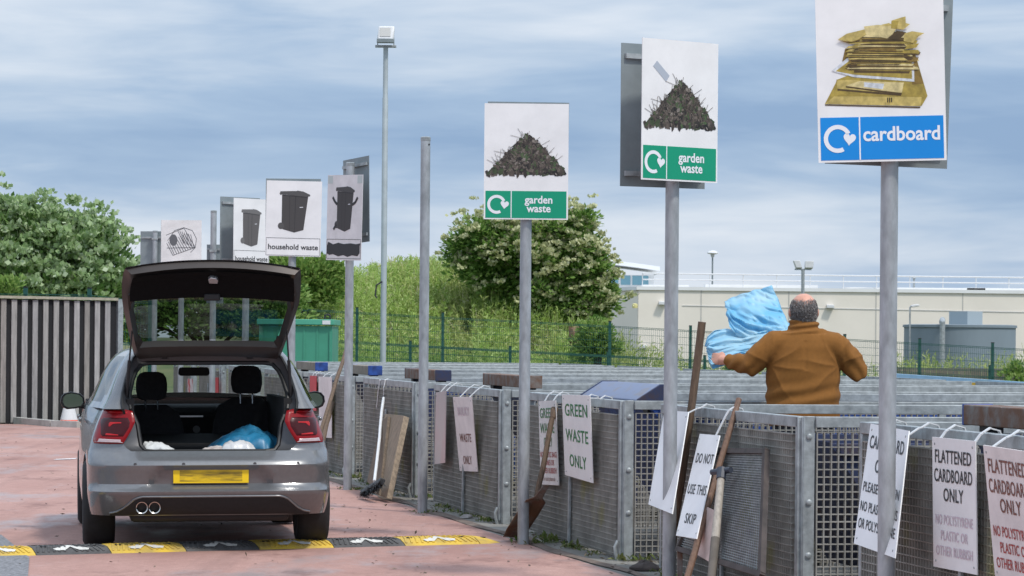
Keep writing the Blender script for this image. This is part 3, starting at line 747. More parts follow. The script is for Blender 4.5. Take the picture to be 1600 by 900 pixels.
# -- sprayed over bin sign, turned left
B1 = Q0 - QS * 2
t = thing('sign_post', 'sign post whose household bin panel is sprayed with black arms and a blacked out caption', 'sign', B1, SG)
ctr = at(538, 340, B1.y - .06); post(t, B1, at(547, 255, B1.y).z)
b = rect_board(ctr, .60, .835, -52, -1.6); fp = front_panel(t, b, M['sign_worn'])
bin_picture(b, fp, .5, .335, .44, .8)
mb = MB()
for pts in ([(.16, .74), (.22, .69), (.29, .655)], [(.72, .65), (.80, .675), (.87, .735)], [(.28, .42), (.2, .36)]):
    m2 = MB(); b.line(m2, pts, .026, o=.0026); m2.build('sprayed_limb', M['black_print'], fp, smooth=False)
b.poly(mb, [(.02, .12), (.03, .075), (.1, .06), (.2, .07), (.35, .045), (.5, .06), (.62, .04), (.75, .06), (.9, .05), (.96, .09), (.955, .16), (.97, .2), (.85, .19), (.7, .2), (.5, .19), (.35, .205), (.2, .185), (.06, .215), (.03, .17)], o=.0026)
mb.build('spray_paint', M['black_print'], fp, smooth=False)
mb = MB()
for v in (.245, .02): b.line(mb, [(.02, v), (.98, v)], .004)
for u in (.02, .98): b.line(mb, [(u, .02), (u, .245)], .004)
mb.build('caption_frame', M['black_print'], fp, smooth=False)
mb = MB()
for u in (.0, .84): b.poly(mb, [(u + .01, .90), (u + .15, .90), (u + .15, .99), (u + .01, .99)], o=.0012)
mb.build('tape', mat('faded_tape', (.50, .56, .54), .5), fp, smooth=False)
rear_panel(t, rect_board(at(556.5, 313.5, B1.y + .1), .60, .84, -62, 2))
# -- household waste, facing the camera
B0 = Q0 - QS * 3; B0.x = at(456, 480, B0.y).x
t = thing('sign_post', 'sign post with white household waste panel facing ahead, just right of the raised tailgate', 'sign', B0, SG)
ctr = at(458.8, 341.6, B0.y - .07); post(t, B0, ctr.z + .36)
b = rect_board(ctr, .612, .832, 0, -.9); fp = front_panel(t, b)
bin_picture(b, fp, .50, .315, .46, 1.05, 1.0)
def caption(b, fp, size, xs=1.0):
    mb = MB()
    for v in (.24, .012): b.line(mb, [(.015, v), (.985, v)], .003)
    for u in (.015, .985): b.line(mb, [(u, .012), (u, .24)], .003)
    mb.build('caption_frame', M['black_print'], fp, smooth=False)
    mb = MB(); b.text(mb, 'household waste', .5, .09, size, xs=xs, bold=.016, o=.0022); mb.build('lettering', M['black_print'], fp, smooth=False, recalc=False)
caption(b, fp, .082)
rear_panel(t, rect_board(at(458, 338, B0.y + .07), .61, .835, 0, 0)); clamps(t, B0, (ctr.z - .3, ctr.z + .28))
# -- household waste, turned right
BM = Q0 - QS * 4; BM.x = at(384, 470, BM.y).x
t = thing('sign_post', 'sign post with narrow looking household waste panel turned right, above the raised tailgate', 'sign', BM, SG)
ctr = at(393, 364, BM.y - .07); post(t, BM, ctr.z + .36)
b = rect_board(ctr, .60, .841, 48, 0); fp = front_panel(t, b)
bin_picture(b, fp, .48, .30, .46, 2.0); caption(b, fp, .082)
rear_panel(t, rect_board(at(375, 362, BM.y + .08), .594, .85, 40, 0))
# -- tall bare-topped post with low grey panel
BN = Q0 - QS * 5; BN.x = at(333.5, 380, BN.y).x
t = thing('sign_post', 'tall bare topped post with grey panel back low down, right of the wire basket sign', 'sign', BN, SG)
post(t, BN, at(333.5, 329.5, BN.y).z)
rear_panel(t, rect_board(at(336, 428, BN.y + .07), .23, .80, 0, 0), rails=(.92, .1)); clamps(t, BN, (at(334, 392, BN.y).z,))
# -- wire basket picture
BO = Q0 - QS * 6; BO.x = at(283, 480, BO.y).x
t = thing('sign_post', 'sign post with picture of a wire basket and faded blue band, above the tailgate', 'sign', BO, SG)
ctr = at(283.2, 388, BO.y - .07); post(t, BO, ctr.z + .36)
b = rect_board(ctr, .60, .835, 0, 0); fp = front_panel(t, b, M['sign_worn'])
band_and_words(fp, b, [], M['teal_band'], .02, .255, .325, .07, [], logo=True, logo_r=.055)
mb = MB()
def W(x, y): return ((x - 1003) / 262, 1 - (y - 376) / 350)
wl = [[(1035, 470), (1150, 425), (1225, 545), (1080, 595), (1040, 520)], [(1040, 550), (1225, 545)], [(1045, 505), (1090, 440), (1150, 422), (1205, 440), (1232, 490), (1225, 545), (1195, 575)]]
for i in range(9): wl.append([(1050 + i * 13, 510 - i * 6), (1090 + i * 15, 590 - i * 5)])
for i in range(7): wl.append([(1110 + i * 14, 440 + i * 4), (1150 + i * 11, 520 + i * 4)])
for L_ in wl: b.line(mb, [W(*q) for q in L_], .008)
b.poly(mb, [W(1083 + 26 * math.cos(a), 500 + 36 * math.sin(a)) for a in [i * 6.283 / 14 for i in range(14)]], o=.0018)
mb.build('picture', mat('print_grey', (.12, .12, .13), .5), fp, smooth=False)
rear_panel(t, rect_board(at(282.5, 388, BO.y + .07), .594, .83, 0, 0))
# -- farthest, seen from behind
BP = Q0 - QS * 7; BP.x = at(242, 420, BP.y).x
t = thing('sign_post', 'farthest sign post, plain grey panel back, left of the wire basket sign', 'sign', BP, SG)
post(t, BP, at(242, 361, BP.y).z)
rear_panel(t, rect_board(at(242, 402, BP.y + .07), .50, .84, -14, 0), rails=(.88, .1)); clamps(t, BP, (at(242, 373, BP.y).z,))

# ------------------------------------------------------------------ boards hooked over the cage fronts
def hook(parent, foot, k, lift=.0, r=.007, flat=True):
    """white strap hook from the board's top edge over the top rail"""
    p, n, g = gate_plane(k, 0)
    d0 = (foot - p).dot(n); q = foot - n * d0
    top = CH + .012
    pts = [foot + Vector((0, 0, -.02)), foot + (Vector((q.x, q.y, top - .01)) + n * .05 - foot) * .75, Vector((q.x, q.y, top - .01)) + n * .05, Vector((q.x, q.y, top + .012)) + n * .015, Vector((q.x, q.y, top)) - n * .03, Vector((q.x, q.y, top - .05)) - n * .05]
    mb = MB()
    for a, b2 in zip(pts[:-1], pts[1:]):
        if (b2 - a).length > .002: mb.bar(a, b2 + (b2 - a).normalized() * .004, .028 if flat else .01, .005, side=g)
    return mb.build('hook', M['white_plastic'], parent)
FILL = {'GREEN': .80, 'WASTE': .80, 'ONLY': .46, ('ONLY', 'large wh'): .60, ('BULKY', 'pinkish '): .62, ('WASTE', 'pinkish '): .62, 'BULKY': .6, 'FLATTENED': .84, 'CARDBOARD': .88, 'NO POLYSTYRENE': .86, 'OTHER RUBBISH': .84, 'PLASTIC OR': .62, 'DO NOT': .84, 'USE THIS': .9, 'SKIP': .52, 'PLEASE FLATTEN': .90, 'NO PLASTIC BAGS': .92, 'OR POLYSTYRENE': .90, 'STONES OR': .6}
def hung_board(k, px, offs, label, m, lines, hooks=(.25, .75), t=.006, group='notice boards hung on the cages', flat=True):
    """px: tl,tr,br,bl pixels; offs: distance from the cage front at the top and foot; lines: (words, u, v, size, xs, material)"""
    c = [on_gate(k, *px[0], offs[0]), on_gate(k, *px[1], offs[0]), on_gate(k, *px[2], offs[1]), on_gate(k, *px[3], offs[1])]
    if len(offs) > 2:
        c[1] = on_gate(k, *px[1], offs[2]); c[2] = on_gate(k, *px[2], offs[3])
    b = Board(*c)
    low = (c[2] + c[3]) / 2
    th = thing('notice_board', label, 'board', low, group)
    mb = MB(); b.slab(mb, t); pn = mb.build('panel', m, th, smooth=False, bevel=0)
    mats = []; groups = {}
    for wd, u, v, size, xs, mm in lines:
        groups.setdefault(mm, []).append((wd, u, v, size, xs))
    for mm, ls in groups.items():
        for wd, u, v, size, xs in ls:
            mb = MB(); b.text(mb, wd, u, v, size, xs=xs, bold=.011, o=.0025, fill=FILL.get((wd, label[:8])) or FILL.get(wd), fit=.88 if len(wd) > 6 else .72, spacing=1.06)
            mb.build('lettering', M[mm], pn, smooth=False, recalc=False)
    for (u, v) in ((.06, .95), (.94, .95), (.06, .05), (.94, .05)):
        mb = MB(); mb.lathe([(.006, 0), (.006, .002), (.003, .003)], b.p(u, v, 0), 8, axis=b.n); mb.build('screw', M['galv'], pn)
    for u in hooks: hook(th, b.p(u, 1, -.004), k, flat=flat)
    return b
bk1 = M['black_print']
hung_board(2, [(707.6, 620.5), (736.8, 620.3), (746.4, 737), (718.3, 735.8)], (.16, .045), 'pinkish white bulky waste only board with faded lettering', M['sign_pink'],
           [('BULKY', .5, .755, .112, 1.0, 'faded_print'), ('WASTE', .5, .40, .112, 1.0, 'brown_print'), ('ONLY', .5, .10, .112, 1.0, 'brown_print')])
hung_board(2, [(681, 613), (697, 611), (695.5, 723), (678.7, 725.5)], (.13, .10), 'bare aluminium board with a pink stain, left of the bulky waste board', mat('bare_aluminium', (.50, .49, .50), .35, .5, .12, 2, col2=(.55, .36, .38), contrast=(.45, .8)), [])
hung_board(1, [(841.4, 627), (868, 625.5), (873, 758.5), (844.6, 756.8)], (.10, .06), 'small green waste only board half hidden behind a slanting spade handle', M['sign_worn'],
           [('GREEN', .48, .80, .105, 1.0, 'green_print'), ('WASTE', .48, .62, .105, 1.0, 'green_print'), ('ONLY', .5, .46, .095, 1.0, 'green_print'), ('NO PLASTIC BAGS', .5, .33, .058, 1.0, 'red_print'), ('STONES OR', .5, .235, .058, 1.0, 'red_print'), ('OTHER RUBBISH', .5, .14, .058, 1.0, 'red_print'), ('if in doubt please ask', .5, .05, .045, 1.0, 'brown_print')])
hung_board(1, [(878, 616.3), (921.5, 618), (926.4, 755), (882.6, 742)], (.13, .075), 'large white board with green waste only in big green letters', M['sign_white'],
           [('GREEN', .5, .745, .128, 1.0, 'green_print'), ('WASTE', .5, .44, .128, 1.0, 'green_print'), ('ONLY', .5, .135, .128, 1.0, 'green_print')], hooks=(.5, .97))
hung_board(0, [(1038, 641), (1075.6, 643.5), (1050, 803), (1013, 788)], (.16, .36), 'plain white board back tilted behind the garden waste post', M['sign_white'], [], hooks=(.8,))
hung_board(0, [(1093.3, 677.8), (1124.3, 680.3), (1088, 842), (1056, 836.7)], (.14, .40), 'tilted white board reading do not use this skip in black', M['sign_white'],
           [('DO NOT', .54, .715, .105, 1.0, 'black_print'), ('USE THIS', .52, .41, .105, 1.0, 'black_print'), ('SKIP', .52, .13, .105, 1.0, 'black_print')], hooks=(.72,))
hung_board(-1, [(1360.3, 661.7), (1420, 673), (1398, 872), (1334, 849)], (.12, .30), 'leaning cardboard only board with black letters, partly behind the cardboard post', M['sign_white'],
           [('CARDBOARD', .5, .80, .105, 1.0, 'black_print'), ('ONLY', .5, .61, .105, 1.0, 'black_print'), ('PLEASE FLATTEN', .5, .44, .078, 1.0, 'black_print'), ('NO PLASTIC BAGS', .5, .28, .078, 1.0, 'black_print'), ('OR POLYSTYRENE', .5, .14, .078, 1.0, 'black_print')], hooks=(.15, .98))
hung_board(-1, [(1456.5, 682.7), (1523.5, 689.3), (1526.4, 898.4), (1458.5, 885)], (.10, .07), 'clean white flattened cardboard only board with black letters and faded pink lines', M['sign_white'],
           [('FLATTENED', .49, .81, .088, 1.0, 'black_print'), ('CARDBOARD', .49, .665, .088, 1.0, 'black_print'), ('ONLY', .49, .52, .088, 1.0, 'black_print'), ('NO POLYSTYRENE', .5, .34, .066, 1.0, 'faded_print'), ('PLASTIC OR', .5, .22, .066, 1.0, 'faded_print'), ('OTHER RUBBISH', .5, .10, .066, 1.0, 'faded_print')], hooks=(.13, .93))
hung_board(-1, [(1536, 695.5), (1607, 706), (1626, 920), (1555, 903)], (.16, .07), 'stained pinkish flattened cardboard only board with rust brown letters at the edge', M['sign_pink'],
           [('FLATTENED', .5, .805, .09, 1.0, 'brown_print'), ('CARDBOARD', .5, .655, .09, 1.0, 'brown_print'), ('ONLY', .5, .515, .09, 1.0, 'brown_print'), ('NO POLYSTYRENE', .5, .33, .068, 1.0, 'red_print'), ('PLASTIC OR', .5, .21, .068, 1.0, 'red_print'), ('OTHER RUBBISH', .5, .09, .068, 1.0, 'red_print')], hooks=(.1, .9))
hung_board(4, [(497.5, 588.5), (518, 589.5), (518, 684.5), (499, 683)], (.10, .06), 'dirty white board with worn dark lettering, right of the car mirror', M['sign_pink'],
           [])
hung_board(4, [(484, 587), (494, 587.5), (494, 642), (484, 641)], (.08, .06), 'narrow red board beside the dirty white board near the mirror', mat('red_board', srgb(190, 55, 65), .5, 0, .1, 6), [])
# ------------------------------------------------------------------ timber fence on the left
def build_timber_fence():
    a = at(-700, 560, 46.0); e = at(181, 560, 52.0); a.z = e.z = 0
    d = (e - a).normalized(); n = Vector((d.y, -d.x, 0)); Lg = (e - a).length
    if n.y > 0: n = -n
    f = thing('timber_fence', 'tall fence of grey weathered vertical boards with black gaps, behind the parked car', 'fence', a)
    mb = MB(); zt0, zt1 = 2.16, 2.13
    mb.prism([a, e, e + Vector((0, 0, zt1 - .03)), a + Vector((0, 0, zt0 - .03))], -n * .04)
    mb.build('backing', mat('black_backing', (.012, .012, .014), .8), f, smooth=False)
    per = .2; k = 0; s = .03
    bm_ = mat('silvered_board', (.31, .295, .28), .85, 0, .30, 3.5, bump=.35, bscale=18, stretch=(5, 5, .7), contrast=(.3, .7))
    bms = [bm_] + [mat('silvered_board', c_, .85, 0, .3, 3.5, bump=.35, bscale=18, stretch=(5, 5, .7), contrast=(.3, .7)) for c_ in ((.26, .24, .22), (.35, .335, .325), (.29, .28, .275))]
    while s < Lg - .12:
        mb = MB(); p = a + d * (s + .05) + n * (.022 + rng.uniform(-.004, .004))
        mb.bar(p + Vector((0, 0, .02)), p + Vector((0, 0, zt0 + (zt1 - zt0) * s / Lg - .04)), .1 + rng.uniform(-.006, .006), .022, side=d)
        mb.build('board', rng.choice(bms), f, smooth=False); s += per
    mb = MB(); mb.bar(a + Vector((0, 0, zt0)) + n * .0, e + Vector((0, 0, zt1)), .045, .14); mb.build('capping', mat('cap_timber', (.36, .33, .25), .8, 0, .2, 5, stretch=(.6, 5, 5)), f)
    mb = MB(); mb.bar(e + d * .06, e + d * .06 + Vector((0, 0, zt1)), .1, .1, side=d); mb.build('end_post', M['galv'], f)
build_timber_fence()
# traffic cone in front of it
c0 = at(107.5, 665, 50.5); c0.z = .012
t = thing('traffic_cone', 'orange traffic cone with wide white sleeve by the timber fence, partly behind the car mirror', 'cone', c0)
mb = MB(); mb.box(c0 + Vector((0, 0, .015)), (.36, .36, .03)); mb.build('base', M['black_plastic'], t, bevel=.008)
con = mat('cone_orange', srgb(235, 80, 35), .5)
mb = MB(); mb.lathe([(.165, .03), (.15, .05), (.145, .07)], c0, 20); mb.build('foot_ring', con, t)
mb = MB(); mb.lathe([(.146, .07), (.098, .27)], c0, 20); mb.build('sleeve', mat('cone_sleeve', (.66, .68, .68), .4), t)
mb = MB(); mb.lathe([(.098, .27), (.045, .49), (.035, .50), (.02, .49)], c0, 20); mb.build('tip', con, t)

# ------------------------------------------------------------------ foliage
def rand_dirs(n, g=nrng):
    v = g.normal(size=(n, 3)); return v / np.linalg.norm(v, axis=1, keepdims=True)
def leaf_quads(C, Dr, size, asp, g=nrng, droop=0.0, face=None):
    """leaf shaped quads at points C, long axis along Dr, upper side turned towards `face`"""
    n = len(C); Dr = Dr / (np.linalg.norm(Dr, axis=1, keepdims=True) + 1e-9)
    S = np.cross(Dr, rand_dirs(n, g) if face is None else face + rand_dirs(n, g) * .55); S /= np.linalg.norm(S, axis=1, keepdims=True) + 1e-9
    sz = size * g.uniform(.65, 1.35, size=(n, 1)); w = sz * asp
    P = np.empty((n, 4, 3)); P[:, 0] = C; P[:, 1] = C + Dr * sz * .5 + S * w * .5; P[:, 2] = C + Dr * sz; P[:, 3] = C + Dr * sz * .5 - S * w * .5
    P[:, 2, 2] -= droop * sz[:, 0]
    return P
def crown(lobes, nclump, per, clump_r, leaf, asp, up=.35, shell=.55, seed=1, flat=.8, wild=0.0):
    """lobes: (centre, (rx,ry,rz)); clumps sit near lobe surfaces, leaves fan out of each clump"""
    g = np.random.default_rng(seed)
    vol = np.array([l[1][0] * l[1][2] for l in lobes], float); vol /= vol.sum()
    P = []; CC = []
    for i in range(nclump):
        l = lobes[g.choice(len(lobes), p=vol)]; d = rand_dirs(1, g)[0]; r = (g.uniform(shell, 1.0)) * (1 + wild * g.normal() * .12)
        c = np.array(l[0]) + d * np.array(l[1]) * r
        cr = clump_r * g.uniform(.6, 1.35); n = int(per * g.uniform(.7, 1.3))
        dd = rand_dirs(n, g); dd[:, 2] = np.abs(dd[:, 2]) * .9 - .25
        rr = cr * g.uniform(.25, 1.0, size=(n, 1)) ** .6
        cc = c + dd * rr * np.array([1, 1, flat]); dr = dd + np.array([0, 0, up]) + rand_dirs(n, g) * .5 + d * .25
        fc = d * .7 + dd * .35 + np.array([.25, -.25, .75])
        P.append(leaf_quads(cc, dr, leaf, asp, g, face=fc)); CC.append((c, cr, d))
    return np.concatenate(P), CC
def trunk_mesh(base, top, r, limbs, mats, parent, seed=1):
    rr = random.Random(seed); mb = MB(); base = Vector(base); top = Vector(top)
    pts = [base + (top - base) * t + Vector((rr.uniform(-.12, .12), rr.uniform(-.12, .12), 0)) * (t > 0) for t in (0, .3, .6, 1)]
    mb.tube(pts, [r, r * .8, r * .62, r * .3], 8)
    o = mb.build('trunk', mats, parent)
    for L_ in limbs:
        mb = MB(); L_ = Vector(L_); s = base + (top - base) * rr.uniform(.25, .7); m_ = (s + L_) / 2 + Vector((0, 0, .25)); mb.tube([s, m_, L_], [r * .45, r * .3, r * .1], 6); mb.build('limb', mats, o)
    return o
bark = mat('bark', (.07, .055, .04), .9, 0, .3, 6, bump=.5, bscale=12)

def tree(name, label, cat, base, Y, lobes_px, leafm, nclump, per, clump_r, leaf, asp, seed, depth=.8, up=.35, bloom_or_highlight=None, fl_n=0, shell=.55, group=None, wild=0, flat=.8, fl_side=True, fl_w=.085):
    """lobes_px: (cx, cy, rx, ry) outline lobes in photo pixels, standing at distance Y"""
    s = F / Y; lobes = []; g = np.random.default_rng(seed + 50)
    for i, (cx, cy, rx, ry) in enumerate(lobes_px):
        c = at(cx, cy, Y); dy = g.uniform(-.25, .25) * rx / s
        lobes.append(((c.x, c.y + dy, c.z), (rx / s, depth * rx / s, ry / s)))
    bx = at(base[0], base[1], Y); gz = terrain_z(bx.x, bx.y) if len(base) < 3 else base[2]
    b = Vector((bx.x, Y, gz))
    t = thing(name, label, cat, b, group)
    top = max(l[0][2] for l in lobes)
    trunk_mesh(b - Vector((0, 0, .1)), (b.x, b.y, max(top, gz + .8)), max(.08, .035 * (top - gz) + .06), [l[0] for l in lobes[:6]], bark, t, seed)
    P, CC = crown(lobes, nclump, per, clump_r, leaf, asp, up, shell, seed, flat, wild)
    P = P[P[:, :, 2].min(axis=1) > gz + .02]
    cr = quads_mesh('crown', P, leafm, t)
    if bloom_or_highlight:
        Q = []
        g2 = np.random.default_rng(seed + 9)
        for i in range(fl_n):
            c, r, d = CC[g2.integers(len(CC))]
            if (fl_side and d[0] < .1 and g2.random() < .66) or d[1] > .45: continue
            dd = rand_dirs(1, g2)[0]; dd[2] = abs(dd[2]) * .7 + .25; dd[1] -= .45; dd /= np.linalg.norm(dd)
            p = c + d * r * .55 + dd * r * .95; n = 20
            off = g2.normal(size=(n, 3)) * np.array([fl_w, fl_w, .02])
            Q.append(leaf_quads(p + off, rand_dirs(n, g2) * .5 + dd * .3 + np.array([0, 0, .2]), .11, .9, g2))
        quads_mesh('blossom_or_highlights', np.concatenate(Q), bloom_or_highlight, t)  # bloom on the elder, painted highlights on the pale left tree
    return t
G_left = leafmat('pale_grey_green_leaf', [(.07, .15, .035), (.14, .25, .06), (.22, .35, .11), (.33, .46, .19), (.48, .58, .36)], .45)
G_mid = leafmat('mid_green_leaf', [(.09, .18, .035), (.17, .29, .06), (.26, .38, .09), (.36, .46, .15)], .45)
G_elder = leafmat('elder_leaf', [(.07, .15, .03), (.14, .26, .05), (.23, .37, .085), (.34, .46, .14)], .45)
G_cream = leafmat('cream_blossom', [(.42, .45, .22), (.55, .56, .31), (.66, .65, .42)], .3)
# big pale bushy tree on the left
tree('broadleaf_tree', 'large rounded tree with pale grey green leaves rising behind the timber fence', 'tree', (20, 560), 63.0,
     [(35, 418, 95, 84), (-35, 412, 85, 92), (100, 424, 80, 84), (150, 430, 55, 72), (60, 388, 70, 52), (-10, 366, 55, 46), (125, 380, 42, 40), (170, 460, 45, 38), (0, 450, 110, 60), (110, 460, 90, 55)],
     G_left, 1050, 46, .34, .135, .5, 21, up=.7, shell=.66, flat=.9, wild=.7, bloom_or_highlight=leafmat('highlight_leaf_tips', [(.26, .38, .15), (.36, .48, .23), (.52, .60, .40)], .35), fl_n=1700, fl_side=False, fl_w=.07)  # pale leaf clusters added at the tips, painting highlights into the crown
tree('broadleaf_tree', 'green tree beyond the left end of the timber fence', 'tree', (-330, 560), 66.0, [(-330, 420, 95, 80), (-250, 440, 70, 60), (-420, 440, 70, 60), (-330, 480, 110, 50)], G_mid, 420, 46, .36, .15, .5, 23, up=.5)
tree('leafy_bush', 'bright yellow green bush at the foot of the pale tree, over the timber fence', 'bush', (8, 560), 57.0,
     [(8, 452, 22, 18), (-20, 455, 20, 16)], G_mid, 40, 40, .22, .11, .5, 31, up=.5)
# dark bushes behind the raised tailgate
tree('leafy_bush', 'dark green bush seen through the raised tailgate window', 'bush', (320, 560), 66.0,
     [(230, 475, 50, 42), (290, 485, 55, 42), (345, 478, 55, 48), (395, 490, 45, 45), (205, 505, 30, 40), (440, 480, 30, 40)], G_elder, 330, 60, .34, .12, .5, 33)
tree('broadleaf_tree', 'small round bushy tree between the raised tailgate and the scrub bank', 'tree', (470, 540), 92.0,
     [(470, 432, 50, 30), (505, 432, 26, 26), (440, 428, 38, 30), (475, 450, 55, 30), (410, 440, 30, 30)], G_mid, 330, 50, .42, .17, .5, 41, up=.5, wild=.8)
# flowering elder
tree('elder_tree', 'big dark elder tree covered with flat cream bloom, on the bank before the pale building', 'tree', (835, 555), 92.0,
     [(820, 410, 92, 56), (770, 392, 62, 50), (745, 400, 42, 36), (885, 420, 54, 56), (915, 450, 40, 50), (860, 372, 52, 36), (830, 440, 90, 48), (900, 370, 30, 34), (935, 470, 26, 26), (790, 380, 60, 30), (890, 480, 45, 36)],
     G_elder, 900, 62, .44, .17, .5, 51, up=.15, bloom_or_highlight=G_cream, fl_n=2000, fl_w=.06, shell=.6, wild=.9)

# ------------------------------------------------------------------ overgrown bank (ground) and its scrub
def bank_z(x, Y):
    u, = ((x * F / Y) + 800,)
    # crest profile by photo column (rows), read at Y = 100
    cx = np.array([150, 380, 440, 470, 520, 560, 620, 680, 720, 780, 850, 900, 940, 965, 1000, 1100])
    cy = np.array([520, 490, 475, 462, 448, 438, 430, 428, 428, 430, 436, 452, 488, 528, 562, 580])
    row = np.interp(u, cx, cy); top = CAMH - (row - PPY - (u - 800) * SR) * 100.0 / F
    f = max(0.0, min(1.0, (Y - 84.5) / 13.0)); f = f * f * (3 - 2 * f)
    g0 = terrain_z(x, Y)
    return g0 + (top - .45 - g0) * f
def build_bank():
    xs = np.linspace(-16, 8, 49); ys = [83.5, 85, 87, 89, 91, 93, 95, 97, 99, 103, 112, 125]
    mb = MB(); mb.grid([[Vector((x, y, bank_z(x, y) - .03 + .12 * mnoise.noise(Vector((x * .6, y * .6, 0))))) for x in xs] for y in ys])
    o = mb.build('bank', mat('overgrown_earth', (.05, .085, .02), .95, 0, .4, .8, col2=(.13, .13, .05), bump=.4, bscale=4)); tag(o, 'overgrown earth bank beyond the green mesh fence', 'bank', kind='structure')
build_bank()
def scrub(name, label, region, n, hmin, hmax, leafm, seed, lw=.035, ll=.16, per=13, lean=.15, dens=None):
    """tall weeds: upright stems carrying narrow leaves"""
    g = np.random.default_rng(seed); P = []
    pts = []
    while len(pts) < n:
        x, y = region(g); 
        k = .5 + .5 * mnoise.noise(Vector((x * .55, y * .55, seed)))
        if dens is not None and g.random() > dens(k): continue
        pts.append((x, y, k))
    for x, y, k in pts:
        z = bank_z(x, y) if y > 83.5 else terrain_z(x, y)
        h = g.uniform(hmin, hmax) * (.65 + .7 * k); ld = g.normal(size=2) * lean
        t = g.uniform(.12, 1.0, per); C = np.stack([x + ld[0] * h * t ** 1.5 + g.normal(size=per) * .03, y + ld[1] * h * t ** 1.5 + g.normal(size=per) * .03, z + h * t * .93], 1)
        d = g.normal(size=(per, 3)); d[:, 2] = np.abs(d[:, 2]) * .6 + .35 + .5 * t
        q = leaf_quads(C, d, ll, lw / ll, g, droop=.15, face=np.array([.2, -.35, .9])); P.append(q)
        s = np.array([[[x - .008, y, z], [x + .008, y, z], [x + ld[0] * h + .004, y + ld[1] * h, z + h], [x + ld[0] * h - .004, y + ld[1] * h, z + h]]]); P.append(s)
    o = quads_mesh(name, np.concatenate(P), leafm); tag(o, label, 'scrub', kind='stuff'); return o
G_weed = leafmat('bright_weed_leaf', [(.19, .31, .05), (.31, .45, .09), (.44, .57, .16), (.56, .66, .28)], .45)
G_weed2 = leafmat('olive_weed_leaf', [(.16, .24, .05), (.29, .37, .09), (.42, .49, .15), (.54, .57, .24)], .45)
G_dry = leafmat('dry_grass', [(.24, .27, .08), (.38, .38, .15), (.50, .46, .24), (.56, .52, .36)], .3)
def colreg(c0, c1, y0, y1):
    def r(g):
        y = g.uniform(y0, y1); u = g.uniform(c0, c1); return ((u - 800) * y / F, y)
    return r
scrub('scrub', 'tall pale green weeds covering the left part of the bank', colreg(440, 700, 86, 101), 2600, .45, 1.0, G_weed, 61, per=16)
scrub('scrub', 'olive and grey weeds covering the right part of the bank', colreg(620, 950, 86, 101), 3400, .4, 1.05, G_weed2, 62, per=15, lw=.04)
scrub('scrub', 'pale willowy weeds standing in drifts on the right of the bank', colreg(740, 930, 85.5, 96), 1300, .6, 1.3, G_weed, 67, per=16, dens=lambda k: max(0, k * 2.2 - .8))
scrub('scrub', 'dry grass heads scattered over the bank', colreg(450, 930, 85, 101), 700, .6, 1.05, G_dry, 63, per=8, lw=.02, ll=.2)
scrub('scrub', 'dark weeds and nettles along the foot of the bank behind the mesh fence', colreg(440, 1000, 83.6, 88), 1500, .5, 1.1, G_mid, 64, per=14)
scrub('scrub', 'green weeds in front of the pale building and tank', colreg(930, 1640, 84, 100), 1300, .45, 1.15, G_weed2, 65, per=12, dens=lambda k: max(0, k * 1.8 - .5))
scrub('scrub', 'bright grass along the mesh fence', colreg(430, 1640, 79.5, 83), 1500, .25, .6, G_weed, 66, per=10)
# bare earth scar in the bank
mb = MB(); c = at(906, 526, 88.6)
g = random.Random(4)
rows = []
for j in range(7):
    rr = []
    for i in range(11):
        u, v = i / 10 - .5, j / 6 - .5; k = max(0, 1 - (4 * u * u + 4 * v * v)) ** .5
        rr.append(Vector((c.x + u * .62 + g.uniform(-.03, .03), c.y - .45 * k + .1, c.z + v * .62 + g.uniform(-.03, .03))))
    rows.append(rr)
mb.grid(rows); o = mb.build('earth_scar', mat('bare_earth', (.16, .095, .055), .95, 0, .4, 3, bump=.6, bscale=8), smooth=False); tag(o, 'bare brown earth scar in the bank under the elder', 'earth', kind='structure')
# individual bushes on the bank that one can tell apart
tree('leafy_bush', 'small pale flowered bush right of the earth scar', 'bush', (935, 570), 86.0, [(930, 520, 22, 22), (945, 540, 22, 20), (918, 545, 22, 20)], G_mid, 90, 50, .25, .12, .5, 74)
tree('leafy_bush', 'low dark bush in front of the pale building, left of the brown handle', 'bush', (1165, 590), 84.0, [(1150, 572, 22, 14), (1158, 612, 26, 42)], G_elder, 40, 45, .2, .12, .45, 75)
tree('leafy_bush', 'low green bush before the tank at the right edge', 'bush', (1590, 620), 82.0, [(1585, 585, 26, 16), (1600, 575, 16, 12), (1592, 630, 30, 44)], G_mid, 60, 45, .22, .12, .45, 76)
